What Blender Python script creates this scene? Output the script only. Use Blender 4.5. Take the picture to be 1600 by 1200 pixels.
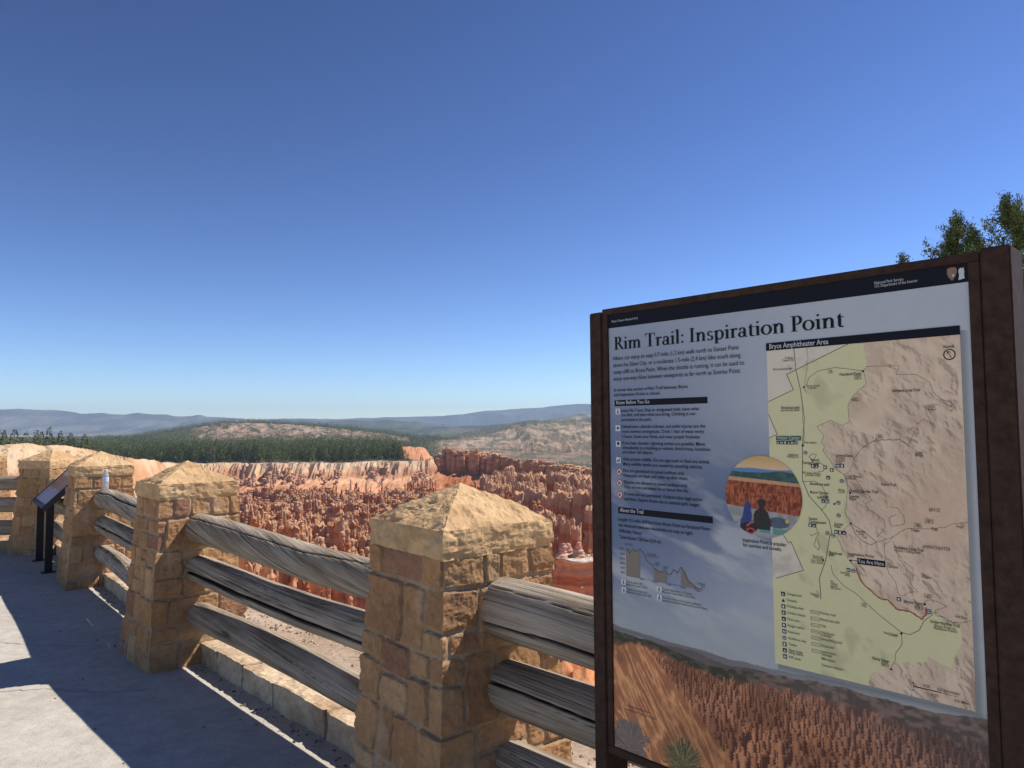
import bpy, math, random
import numpy as np
from mathutils import Vector, Matrix

# ------------------------------------------------------------------ camera, light
sc = bpy.context.scene
C = sc.collection
for o in list(bpy.data.objects):
    bpy.data.objects.remove(o)

F_PX, PITCH, ROLL, CAM_H = 1136.17, 0.0589, 0.0067, 1.6
cam_d = bpy.data.cameras.new('camera')
cam = bpy.data.objects.new('camera', cam_d)
C.objects.link(cam)
cam_d.sensor_width = 36.0
cam_d.lens = F_PX / 1600 * 36.0
cam_d.clip_start = 0.05
cam_d.clip_end = 60000
_F = Vector((0, math.cos(PITCH), math.sin(PITCH)))
_R0 = Vector((1, 0, 0))
_U0 = _R0.cross(_F)
_R = _R0 * math.cos(ROLL) - _U0 * math.sin(ROLL)
_U = _U0 * math.cos(ROLL) + _R0 * math.sin(ROLL)
cam.matrix_world = Matrix(((_R.x, _U.x, -_F.x, 0), (_R.y, _U.y, -_F.y, 0), (_R.z, _U.z, -_F.z, CAM_H), (0, 0, 0, 1)))
sc.camera = cam

SUN = Vector((0.785, 0.315, 1.0)).normalized()      # towards the sun
elev = math.asin(SUN.z)
world = bpy.data.worlds.new('World')
sc.world = world
world.use_nodes = True
wn = world.node_tree
sky = wn.nodes.new('ShaderNodeTexSky')
sky.sky_type = 'NISHITA'
sky.sun_disc = False
sky.sun_elevation = elev
sky.sun_rotation = math.atan2(SUN.x, SUN.y)
sky.altitude = 2400
sky.air_density = 1.0
sky.dust_density = 0.35
sky.ozone_density = 2.6
gm = wn.nodes.new('ShaderNodeGamma'); gm.inputs[1].default_value = 1.6      # deep, clear high-altitude blue
tn = wn.nodes.new('ShaderNodeMix'); tn.data_type = 'RGBA'; tn.blend_type = 'MULTIPLY'; tn.inputs[0].default_value = 1.0
tn.inputs[7].default_value = (0.89, 0.85, 0.88, 1)
wn.links.new(sky.outputs[0], gm.inputs[0]); wn.links.new(gm.outputs[0], tn.inputs[6])
wn.links.new(tn.outputs[2], wn.nodes['Background'].inputs[0])
wn.nodes['Background'].inputs[1].default_value = 0.05

sun_d = bpy.data.lights.new('sun', 'SUN')
sun_d.energy = 5.0
sun_d.angle = math.radians(0.53)
sun_d.color = (1.0, 0.955, 0.88)
sun = bpy.data.objects.new('sun', sun_d)
sun.rotation_euler = SUN.to_track_quat('Z', 'Y').to_euler()
sun.location = (20, 10, 40)
C.objects.link(sun)

sc.view_settings.view_transform = 'Standard'
sc.view_settings.look = 'None'
sc.view_settings.exposure = 0.22
sc.view_settings.gamma = 1.0
try:
    sc.cycles.use_denoising = True
    sc.cycles.use_adaptive_sampling = False
    sc.cycles.denoiser = 'OPENIMAGEDENOISE'
    sc.cycles.denoising_prefilter = 'NONE'
except Exception:
    pass
sc.cycles.max_bounces = 6
sc.cycles.diffuse_bounces = 3
sc.cycles.glossy_bounces = 2
sc.cycles.transmission_bounces = 8
sc.cycles.transparent_max_bounces = 8
sc.cycles.volume_bounces = 0

# ------------------------------------------------------------------ noise
def _hash(ix, iy, iz, seed):
    h = (ix.astype(np.int64) * 374761393 + iy.astype(np.int64) * 668265263 + iz.astype(np.int64) * 2147483647 + seed * 1274126177) & 0xFFFFFFFF
    h = ((h ^ (h >> 13)) * 1274126177) & 0xFFFFFFFF
    h = ((h ^ (h >> 16)) * 2246822519) & 0xFFFFFFFF
    h = h ^ (h >> 15)
    return (h & 0xFFFFFF) / float(0xFFFFFF)

def vnoise(x, y, z=None, seed=0):
    x = np.asarray(x, float); y = np.asarray(y, float)
    z = np.zeros_like(x + y) if z is None else np.asarray(z, float)
    x, y, z = np.broadcast_arrays(x, y, z)
    ix, iy, iz = np.floor(x), np.floor(y), np.floor(z)
    fx, fy, fz = x - ix, y - iy, z - iz
    fx = fx * fx * (3 - 2 * fx); fy = fy * fy * (3 - 2 * fy); fz = fz * fz * (3 - 2 * fz)
    def h(a, b, c): return _hash(ix + a, iy + b, iz + c, seed)
    x00 = h(0, 0, 0) * (1 - fx) + h(1, 0, 0) * fx
    x10 = h(0, 1, 0) * (1 - fx) + h(1, 1, 0) * fx
    x01 = h(0, 0, 1) * (1 - fx) + h(1, 0, 1) * fx
    x11 = h(0, 1, 1) * (1 - fx) + h(1, 1, 1) * fx
    a = x00 * (1 - fy) + x10 * fy
    b = x01 * (1 - fy) + x11 * fy
    return (a * (1 - fz) + b * fz) * 2 - 1

def fbm(x, y, z=None, octaves=4, seed=0, gain=0.5, lac=2.03):
    s = 0; a = 1; t = 0
    x = np.asarray(x, float); y = np.asarray(y, float)
    z = None if z is None else np.asarray(z, float)
    for i in range(octaves):
        s = s + a * vnoise(x, y, z, seed + i * 17); t += a
        a *= gain; x = x * lac + 3.1; y = y * lac + 1.7
        if z is not None: z = z * lac + 2.3
    return s / t

def ridged(x, y, z=None, octaves=3, seed=0):
    s = 0; a = 1; t = 0
    for i in range(octaves):
        s = s + a * (1 - np.abs(vnoise(x, y, z, seed + i * 31))); t += a
        a *= 0.5; x = x * 2.1 + 5; y = y * 2.1 + 9
        if z is not None: z = z * 2.1 + 4
    return s / t

def smooth(a, b, x):
    t = np.clip((x - a) / (b - a), 0, 1)
    return t * t * (3 - 2 * t)

def mixc(a, b, t):
    t = np.asarray(t)[..., None]
    return np.asarray(a) * (1 - t) + np.asarray(b) * t

# ------------------------------------------------------------------ object helpers
def tag(o, label=None, cat=None, group=None, kind=None):
    if label: o['label'] = label
    if cat: o['category'] = cat
    if group: o['group'] = group
    if kind: o['kind'] = kind
    return o

def thing(name, loc, rz, label, cat, group=None):
    o = bpy.data.objects.new(name, None)
    o.empty_display_size = 0.2
    o.location = loc
    o.rotation_euler = (0, 0, rz)
    C.objects.link(o)
    return tag(o, label, cat, group)

def make_mesh(name, V, Fc, col=None, smooth_sh=False, attrs=None):
    V = np.ascontiguousarray(np.asarray(V, dtype=np.float32).reshape(-1, 3))
    me = bpy.data.meshes.new(name)
    if isinstance(Fc, np.ndarray):
        n, k = Fc.shape
        me.vertices.add(len(V)); me.vertices.foreach_set('co', V.ravel())
        me.loops.add(n * k); me.loops.foreach_set('vertex_index', Fc.astype(np.int32).ravel())
        me.polygons.add(n); me.polygons.foreach_set('loop_start', np.arange(0, n * k, k, dtype=np.int32))
        me.update(calc_edges=True)
    else:
        me.from_pydata(V.tolist(), [], [list(map(int, f)) for f in Fc])
    if col is not None:
        at = me.color_attributes.new('Col', 'FLOAT_COLOR', 'POINT')
        c4 = np.ones((len(V), 4), dtype=np.float32); c4[:, :3] = np.clip(np.asarray(col, dtype=np.float32).reshape(-1, 3), 0, 1)
        at.data.foreach_set('color', c4.ravel())
    if attrs:
        for k, a in attrs.items():
            at = me.attributes.new(k, 'FLOAT_VECTOR', 'POINT')
            at.data.foreach_set('vector', np.asarray(a, dtype=np.float32).ravel())
    me.polygons.foreach_set('use_smooth', np.full(len(me.polygons), bool(smooth_sh)))
    me.update()
    return me

def obj(name, me, mat, parent=None):
    o = bpy.data.objects.new(name, me)
    if mat is not None:
        me.materials.clear(); me.materials.append(mat)
    C.objects.link(o)
    if parent is not None: o.parent = parent
    return o

def grid_faces(nu, nv, wrap_u=False):
    """vertices indexed v*nu+u"""
    u = np.arange(nu if wrap_u else nu - 1); v = np.arange(nv - 1)
    U, Vv = np.meshgrid(u, v)
    a = Vv * nu + U; b = Vv * nu + (U + 1) % nu
    return np.stack([a, b, b + nu, a + nu], -1).reshape(-1, 4)

class MB:
    """collects boxes, tubes and polygons into one mesh"""
    def __init__(s): s.v = []; s.f = []
    def add(s, V, Fs):
        k = len(s.v); s.v += [tuple(p) for p in V]; s.f += [[i + k for i in f] for f in Fs]
    def box(s, c, d, ax=None, bevel=0.0):
        """centre, full sizes, ax = 3 unit vectors"""
        ax = ax or ((1, 0, 0), (0, 1, 0), (0, 0, 1))
        A = [Vector(a) for a in ax]; c = Vector(c)
        if bevel <= 0:
            P = [c + A[0] * (i * d[0] / 2) + A[1] * (j * d[1] / 2) + A[2] * (k * d[2] / 2) for k in (-1, 1) for j in (-1, 1) for i in (-1, 1)]
            s.add(P, [(0, 2, 3, 1), (4, 5, 7, 6), (0, 1, 5, 4), (2, 6, 7, 3), (0, 4, 6, 2), (1, 3, 7, 5)])
            return
        import bmesh
        bm = bmesh.new()
        bmesh.ops.create_cube(bm, size=1)
        for v in bm.verts: v.co = Vector((v.co.x * d[0], v.co.y * d[1], v.co.z * d[2]))
        bmesh.ops.bevel(bm, geom=list(bm.edges), offset=bevel, segments=2, affect='EDGES')
        bm.verts.index_update()
        P = [c + A[0] * v.co.x + A[1] * v.co.y + A[2] * v.co.z for v in bm.verts]
        s.add(P, [[v.index for v in f.verts] for f in bm.faces]); bm.free()
    def lathe(s, prof, c=(0, 0, 0), n=20, cap=True):
        V = []; k = len(prof)
        for r, z in prof:
            for i in range(n):
                a = 2 * math.pi * i / n
                V.append((c[0] + r * math.cos(a), c[1] + r * math.sin(a), c[2] + z))
        Fs = [(j * n + i, j * n + (i + 1) % n, (j + 1) * n + (i + 1) % n, (j + 1) * n + i) for j in range(k - 1) for i in range(n)]
        if cap: Fs += [list(range(n))[::-1], list(range((k - 1) * n, k * n))]
        s.add(V, Fs)
    def tube(s, pts, rads, n=8):
        V = []; pts = [Vector(p) for p in pts]
        for i, p in enumerate(pts):
            t = (pts[min(i + 1, len(pts) - 1)] - pts[max(i - 1, 0)]).normalized()
            a = t.orthogonal().normalized(); b = t.cross(a)
            for j in range(n):
                w = 2 * math.pi * j / n
                V.append(p + (a * math.cos(w) + b * math.sin(w)) * rads[i])
        Fs = [(j * n + i, j * n + (i + 1) % n, (j + 1) * n + (i + 1) % n, (j + 1) * n + i) for j in range(len(pts) - 1) for i in range(n)]
        Fs += [list(range(n))[::-1], list(range((len(pts) - 1) * n, len(pts) * n))]
        s.add(V, Fs)
    def build(s, name, mat, parent=None, smooth_sh=False, col=None):
        me = make_mesh(name, np.array([tuple(p) for p in s.v]), s.f, smooth_sh=smooth_sh, col=col)
        return obj(name, me, mat, parent)

# ------------------------------------------------------------------ materials
def new_mat(name):
    m = bpy.data.materials.new(name); m.use_nodes = True
    nt = m.node_tree
    return m, nt, nt.nodes['Principled BSDF']

def N(nt, t, **kw):
    n = nt.nodes.new(t)
    for k, v in kw.items(): setattr(n, k, v)
    return n

def ramp(nt, stops, fac):
    r = nt.nodes.new('ShaderNodeValToRGB')
    e = r.color_ramp.elements
    e[0].position, e[0].color = stops[0][0], (*stops[0][1], 1)
    e[1].position, e[1].color = stops[-1][0], (*stops[-1][1], 1)
    for p, c in stops[1:-1]:
        x = e.new(p); x.color = (*c, 1)
    nt.links.new(fac, r.inputs[0])
    return r.outputs[0]

def tex(nt, scale, detail=5, rough=0.6, coord='Object', vec=None, kind='NOISE', scl=None):
    if vec is None:
        tc = nt.nodes.new('ShaderNodeTexCoord'); vec = tc.outputs[coord]
    if scl is not None:
        mp = nt.nodes.new('ShaderNodeMapping'); mp.inputs['Scale'].default_value = scl
        nt.links.new(vec, mp.inputs[0]); vec = mp.outputs[0]
    if kind == 'NOISE':
        t = nt.nodes.new('ShaderNodeTexNoise'); t.inputs['Detail'].default_value = detail; t.inputs['Roughness'].default_value = rough
        out = t.outputs[0]
    else:
        t = nt.nodes.new('ShaderNodeTexVoronoi'); out = t.outputs[0]
    t.inputs['Scale'].default_value = scale
    nt.links.new(vec, t.inputs['Vector'])
    return out

def mul_col(nt, a, b, fac=1.0, mode='MULTIPLY'):
    m = nt.nodes.new('ShaderNodeMix'); m.data_type = 'RGBA'; m.blend_type = mode
    m.inputs[0].default_value = fac
    nt.links.new(a, m.inputs[6]); nt.links.new(b, m.inputs[7])
    return m.outputs[2]

def bump(nt, bsdf, h, strength=0.4, dist=0.01, prev=None):
    b = nt.nodes.new('ShaderNodeBump')
    b.inputs['Strength'].default_value = strength; b.inputs['Distance'].default_value = dist
    nt.links.new(h, b.inputs['Height'])
    if prev is not None: nt.links.new(prev, b.inputs['Normal'])
    nt.links.new(b.outputs[0], bsdf.inputs['Normal'])
    return b.outputs[0]

def vcol(nt):
    a = nt.nodes.new('ShaderNodeVertexColor'); a.layer_name = 'Col'
    return a.outputs[0]

def g3(v): return (v, v, v)

def mat_vcol(name, rough=0.9, spec=0.2, nscale=60, lo=0.72, hi=1.25, bump_s=0.35, bump_d=0.004, fine=350, coord='Object'):
    m, nt, b = new_mat(name)
    c = vcol(nt)
    n1 = tex(nt, nscale, 8, 0.65, coord)
    c2 = mul_col(nt, c, ramp(nt, [(0.3, g3(lo)), (0.7, g3(hi))], n1))
    nt.links.new(c2, b.inputs['Base Color'])
    b.inputs['Roughness'].default_value = rough
    b.inputs['Specular IOR Level'].default_value = spec
    if bump_s:
        n2 = tex(nt, fine, 6, 0.7, coord)
        p = bump(nt, b, n1, bump_s, bump_d * 2)
        bump(nt, b, n2, bump_s, bump_d, p)
    return m

def mat_plain(name, col, rough=0.6, spec=0.4, nscale=30, var=0.2, metallic=0.0, bump_s=0.1, bump_d=0.002, coord='Object'):
    m, nt, b = new_mat(name)
    n1 = tex(nt, nscale, 6, 0.6, coord)
    col = np.array(col)
    c = ramp(nt, [(0.3, tuple(col * (1 - var))), (0.7, tuple(np.minimum(col * (1 + var), 1)))], n1)
    nt.links.new(c, b.inputs['Base Color'])
    b.inputs['Roughness'].default_value = rough
    b.inputs['Specular IOR Level'].default_value = spec
    b.inputs['Metallic'].default_value = metallic
    if bump_s: bump(nt, b, n1, bump_s, bump_d)
    return m

M = {}
M['stone'] = mat_vcol('stone', 0.92, 0.15, 28, 0.8, 1.2, 0.55, 0.003, 220)
M['cap'] = mat_vcol('cap_sandstone', 0.93, 0.12, 22, 0.86, 1.14, 0.6, 0.003, 160)
M['terrain'] = mat_vcol('canyon_rock', 0.97, 0.05, 0.15, 0.85, 1.15, 0.5, 0.5, 0.6)
M['hoodoo'] = mat_vcol('hoodoo_rock', 0.97, 0.05, 0.35, 0.8, 1.2, 0.6, 0.35, 1.2)
M['gravel'] = mat_vcol('gravel', 0.97, 0.1, 25, 0.7, 1.25, 0.6, 0.006, 120)
M['far'] = mat_vcol('far_hills', 1.0, 0.0, 0.01, 0.85, 1.15, 0.0)
M['needles'] = mat_vcol('needles', 0.8, 0.15, 0.6, 0.75, 1.3, 0.0)
M['juniper'] = mat_vcol('juniper_foliage', 0.75, 0.2, 8, 0.7, 1.35, 0.0)
M['bark'] = mat_plain('bark', (0.13, 0.09, 0.065), 0.95, 0.1, 12, 0.35, bump_s=0.6, bump_d=0.01)
M['steel'] = mat_plain('weathering_steel', (0.050, 0.026, 0.017), 0.7, 0.18, 45, 0.4, bump_s=0.25, bump_d=0.001)
M['black_metal'] = mat_plain('black_metal', (0.012, 0.012, 0.014), 0.45, 0.45, 40, 0.25)
M['print'] = mat_vcol('printed_panel', 0.4, 0.25, 40, 0.97, 1.03, 0.0)
M['ink'] = mat_plain('dark_ink', (0.011, 0.012, 0.018), 0.5, 0.12, 20, 0.0, bump_s=0)
M['ink_white'] = mat_plain('white_ink', (0.62, 0.62, 0.62), 0.4, 0.4, 20, 0.0, bump_s=0)
M['ink_soft'] = mat_plain('brown_ink', (0.10, 0.085, 0.065), 0.4, 0.4, 20, 0.0, bump_s=0)
M['ink_green'] = mat_plain('green_ink', (0.10, 0.16, 0.08), 0.4, 0.4, 20, 0.0, bump_s=0)
M['ink_red'] = mat_plain('red_ink', (0.45, 0.035, 0.02), 0.4, 0.4, 20, 0.0, bump_s=0)
M['sign_green'] = mat_plain('green_box_ink', (0.02, 0.12, 0.05), 0.4, 0.4, 20, 0.0, bump_s=0)
M['ink_taupe'] = mat_plain('taupe_ink', (0.23, 0.19, 0.15), 0.4, 0.4, 20, 0.0, bump_s=0)

# concrete path
m, nt, b = new_mat('concrete_path')
n1 = tex(nt, 1.3, 8, 0.65); n2 = tex(nt, 130, 4, 0.8); n3 = tex(nt, 9, 9, 0.75)
c = ramp(nt, [(0.3, (0.47, 0.42, 0.35)), (0.7, (0.58, 0.525, 0.45))], n1)
c = mul_col(nt, c, ramp(nt, [(0.32, g3(0.78)), (0.62, g3(1.08))], n3))
c = mul_col(nt, c, ramp(nt, [(0.33, g3(0.45)), (0.43, g3(0.98)), (0.75, g3(1.2))], n2))
n4 = tex(nt, 46, 3, 0.85)
c = mul_col(nt, c, ramp(nt, [(0.30, g3(0.62)), (0.42, g3(1.0)), (0.62, g3(1.0)), (0.74, g3(1.15))], n4))
nt.links.new(c, b.inputs['Base Color']); b.inputs['Roughness'].default_value = 0.95
b.inputs['Specular IOR Level'].default_value = 0.1
p = bump(nt, b, n3, 0.25, 0.006); bump(nt, b, n2, 0.4, 0.002, p)
M['path'] = m

# weathered log
m, nt, b = new_mat('weathered_log')
at = nt.nodes.new('ShaderNodeAttribute'); at.attribute_name = 'grain'
gv = at.outputs['Vector']
n1 = tex(nt, 1.0, 9, 0.7, vec=gv, scl=(6.0, 6.0, 2.2))
n2 = tex(nt, 1.0, 6, 0.75, vec=gv, scl=(17.0, 17.0, 1.9))
n3 = tex(nt, 1.0, 3, 0.6, vec=gv, scl=(1.2, 1.2, 3.0))
c = ramp(nt, [(0.28, (0.22, 0.165, 0.11)), (0.48, (0.41, 0.335, 0.25)), (0.72, (0.60, 0.52, 0.42))], n3)
c = mul_col(nt, c, ramp(nt, [(0.36, g3(0.10)), (0.43, g3(0.72)), (0.55, g3(1.0)), (0.75, g3(1.25))], n2))
c = mul_col(nt, c, ramp(nt, [(0.3, g3(0.6)), (0.5, g3(1.0))], n1))
c = mul_col(nt, c, vcol(nt))
nt.links.new(c, b.inputs['Base Color']); b.inputs['Roughness'].default_value = 0.85
b.inputs['Specular IOR Level'].default_value = 0.2
p = bump(nt, b, n1, 0.8, 0.008); bump(nt, b, n2, 0.9, 0.005, p)
M['log'] = m

# clear plastic, water
m, nt, b = new_mat('clear_plastic')
b.inputs['Base Color'].default_value = (0.93, 0.96, 1, 1); b.inputs['Roughness'].default_value = 0.12
b.inputs['Transmission Weight'].default_value = 0.72; b.inputs['IOR'].default_value = 1.3
M['plastic'] = m
M['white_plastic'] = mat_plain('white_plastic', (0.8, 0.8, 0.82), 0.4, 0.5, 10, 0.02, bump_s=0)
M['blue_label'] = mat_plain('label_film', (0.55, 0.62, 0.78), 0.35, 0.5, 60, 0.25, bump_s=0)
# ------------------------------------------------------------------ setting: path and ground by the fence
POSTS = [  # x, y, yaw, dz, grid step, label
    (1.93, 0.74, 0.72, 0.0, 0.03, 'stone fence pillar hidden behind the right side of the map board'),
    (-0.217, 3.027, 0.696, 0.0, 0.0055, 'largest stone pillar with pyramid cap, just left of the map board'),
    (-2.368, 5.319, 0.744, 0.0, 0.009, 'stone pillar with pointed sandstone cap, third from the left, above the sunlit path patch'),
    (-4.404, 7.812, 0.675, 0.0, 0.012, 'stone pillar next to the slanted exhibit, with the water bottle beside its cap'),
    (-6.12, 9.72, 1.27, -0.02, 0.014, 'shaded stone pillar standing behind the slanted exhibit'),
    (-9.30, 9.95, 1.5, 0.0, 0.03, 'stone fence pillar beyond the left end of the three far rails'),
    (-9.78, 13.5, 1.1, -0.10, 0.02, 'most distant stone pillar, peeking over the rails at the far left edge'),
]
FENCE = [(9.0, -5.5), (4.4, -1.9)] + [p[:2] for p in POSTS[:6]] + [(-12.4, 10.6), (-40, 12)]

def fence_dist(X, Y):
    """signed distance to the fence line, positive on the canyon side"""
    best = np.full(X.shape, 1e9); sg = np.ones(X.shape)
    for (ax, ay), (bx, by) in zip(FENCE[:-1], FENCE[1:]):
        dx, dy = bx - ax, by - ay; L2 = dx * dx + dy * dy
        t = np.clip(((X - ax) * dx + (Y - ay) * dy) / L2, 0, 1)
        d = np.hypot(X - ax - t * dx, Y - ay - t * dy)
        s = np.sign((X - ax) * dy - (Y - ay) * dx)
        k = d < best
        best = np.where(k, d, best); sg = np.where(k, s, sg)
    return best * sg

off = []
for i, (x, y) in enumerate(FENCE):
    a = Vector(FENCE[max(i - 1, 0)]); c_ = Vector(FENCE[min(i + 1, len(FENCE) - 1)])
    d = (c_ - a).normalized(); off.append((x + d.y * 0.12, y - d.x * 0.12, 0))
poly = off + [(-40, -40, 0), (40, -40, 0), (40, -20, 0)]
me = make_mesh('path', poly, [list(range(len(poly)))])
if me.polygons[0].normal.z < 0: me.flip_normals()
tag(obj('path', me, M['path']), kind='structure')

# hairline joints in the concrete
mb = MB(); rng = random.Random(5)
for pts in ([(-3.95, 5.6), (-3.55, 5.52), (-3.1, 5.47), (-2.75, 5.40)], [(-3.6, 4.62), (-3.2, 4.55), (-2.9, 4.6), (-2.5, 4.52), (-2.2, 4.6)]):
    P = []
    for (a, b_), (c_, d) in zip(pts[:-1], pts[1:]):
        for k in range(8):
            t = k / 8; P.append((a + (c_ - a) * t + rng.uniform(-.012, .012), b_ + (d - b_) * t + rng.uniform(-.012, .012)))
    V = []; Fs = []
    for i, (x, y) in enumerate(P):
        w = rng.uniform(.001, .0035); V += [(x, y - w, .004), (x, y + w, .004)]
        if i: Fs.append((2 * i - 2, 2 * i, 2 * i + 1, 2 * i - 1))
    mb.add(V, Fs)
tag(mb.build('path_cracks', M['ink_soft']), kind='structure')

xs = np.arange(-15, 14, 0.07); ys = np.arange(-3, 21, 0.07)
X, Y = np.meshgrid(xs, ys)
g = fence_dist(X, Y)
edge = 1.6 + 0.35 * fbm(X / 2.2, Y / 2.2, seed=3) + np.clip(X - 1.6, 0, 6) * 1.6 + np.clip(-X - 5.2, 0, 3) * 0.1
Z = -0.05 - 0.075 * np.clip(g, 0, 20) - 0.95 * np.clip(g - edge, 0, 60) - 0.10 * np.clip(g - edge, 0, 1) + 0.035 * fbm(X * 1.6, Y * 1.6, seed=4, octaves=4) + 0.02 * fbm(X * 7, Y * 7, seed=9, octaves=3)
Z = np.where(g < 0.05, -0.12, Z)
t = fbm(X * 3, Y * 3, seed=8, octaves=4)
col = mixc((0.38, 0.275, 0.19), (0.48, 0.37, 0.27), smooth(-.3, .4, t))
col = mixc(col, (0.58, 0.30, 0.17), smooth(0.2, 1.5, g - edge) * 0.8)
keep = grid_faces(len(xs), len(ys))
gk = (g.ravel() > -0.15) & (g.ravel() < 15)
keep = keep[gk[keep].all(1)]
me = make_mesh('gravel_ground', np.stack([X, Y, Z], -1), keep, col, True)
tag(obj('gravel_ground', me, M['gravel']), kind='structure')

def ground_z(x, y):
    g = float(fence_dist(np.array([x]), np.array([y]))[0])
    e = 1.6 + 0.35 * float(fbm(np.array([x / 2.2]), np.array([y / 2.2]), seed=3)[0]) + min(max(x - 1.6, 0), 6) * 1.6
    return -0.05 - 0.075 * max(g, 0) - 0.95 * max(g - e, 0) - 0.1 * min(max(g - e, 0), 1) + 0.035 * float(fbm(np.array([x * 1.6]), np.array([y * 1.6]), seed=4)[0])

# loose stones of the gravel
rs = np.random.RandomState(2)
n = 16000
px = rs.uniform(-8, 3.0, n * 4); py = rs.uniform(1.0, 12, n * 4)
g = fence_dist(px, py); k = (g > 0.3) & (g < 1.52 + 0.35 * fbm(px / 2.2, py / 2.2, seed=3) + np.clip(px - 1.6, 0, 6) * 1.6); px, py, g = px[k][:n], py[k][:n], g[k][:n]; n = len(px)
pz = -0.05 - 0.075 * g + 0.035 * fbm(px * 1.6, py * 1.6, seed=4)
sz = 0.004 + 0.017 * rs.rand(n) ** 3
base = np.array([(1, 0, 0), (0, 1, 0), (-1, 0, 0), (0, -1, 0), (0, 0, 1), (0, 0, -1)], float)
fc = np.array([(0, 1, 4), (1, 2, 4), (2, 3, 4), (3, 0, 4), (1, 0, 5), (2, 1, 5), (3, 2, 5), (0, 3, 5)])
sh = base[None] * (sz[:, None, None]) * rs.uniform(.6, 1.35, (n, 6, 3)) * np.array([1, 1, .7])
a = rs.uniform(0, 6.28, n); ca, sa = np.cos(a)[:, None], np.sin(a)[:, None]
V = np.stack([sh[..., 0] * ca - sh[..., 1] * sa + px[:, None], sh[..., 0] * sa + sh[..., 1] * ca + py[:, None], sh[..., 2] + pz[:, None] + sz[:, None] * .3], -1)
cl = mixc((0.30, 0.21, 0.14), (0.58, 0.47, 0.36), rs.rand(n))
cl = np.where((rs.rand(n) < .05)[:, None], np.array([.45, .22, .13]), cl)
me = make_mesh('loose_gravel', V, (fc[None] + (np.arange(n) * 6)[:, None, None]).reshape(-1, 3), np.repeat(cl, 6, 0))
tag(obj('loose_gravel', me, M['gravel']), 'pale loose gravel covering the ground beyond the log rails', kind='stuff')

# grit and bits of bark fallen on the path
n = 2200
px = rs.uniform(-5.5, 0.4, n * 14); py = rs.uniform(1.9, 9, n * 14)
g = fence_dist(px, py); w = rs.rand(n * 14)
k = (g < -0.02) & ((g > -0.13 * (.4 + w)) | ((w < .012) & (g > -2.5))); px, py = px[k][:n], py[k][:n]; n = len(px)
sz = 0.003 + 0.010 * rs.rand(n) ** 3
sh = base[None] * (sz[:, None, None]) * rs.uniform(.4, 1.5, (n, 6, 3)) * np.array([1, 1, .5])
a = rs.uniform(0, 6.28, n); ca, sa = np.cos(a)[:, None], np.sin(a)[:, None]
V = np.stack([sh[..., 0] * ca - sh[..., 1] * sa + px[:, None], sh[..., 0] * sa + sh[..., 1] * ca + py[:, None], sh[..., 2] + sz[:, None] * .35], -1)
cl = mixc((0.10, 0.07, 0.05), (0.40, 0.33, 0.27), rs.rand(n))
me = make_mesh('path_grit', V, (fc[None] + (np.arange(n) * 6)[:, None, None]).reshape(-1, 3), np.repeat(cl, 6, 0))
tag(obj('path_grit', me, M['gravel']), 'small dark bits of grit and bark scattered on the concrete path', kind='stuff')

# ------------------------------------------------------------------ stone pillars
PAL = [(.46, .262, .125), (.45, .248, .112), (.42, .228, .112), (.485, .285, .142), (.44, .238, .115), (.50, .32, .17), (.46, .262, .125), (.465, .275, .137), (.36, .19, .115)]
MORTAR = (.35, .25, .155)

def bsp(x0, x1, y0, y1, rng, wmax, out):
    w, h = x1 - x0, y1 - y0
    if w > wmax or (w > 2.7 * h and w > 0.2): cut = 'x'
    elif h > 1.7 * w and h > 0.2 and rng.random() < .8: cut = 'y'
    elif h > 0.27: cut = 'y'
    elif w > 0.24 and rng.random() < 0.35: cut = 'x'
    elif h > 0.20 and rng.random() < 0.3: cut = 'y'
    else: out.append((x0, x1, y0, y1)); return
    t = rng.uniform(0.3, 0.7)
    if cut == 'x':
        m_ = x0 + w * t; bsp(x0, m_, y0, y1, rng, wmax, out); bsp(m_, x1, y0, y1, rng, wmax, out)
    else:
        m_ = y0 + h * t; bsp(x0, x1, y0, m_, rng, wmax, out); bsp(x0, x1, m_, y1, rng, wmax, out)

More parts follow.
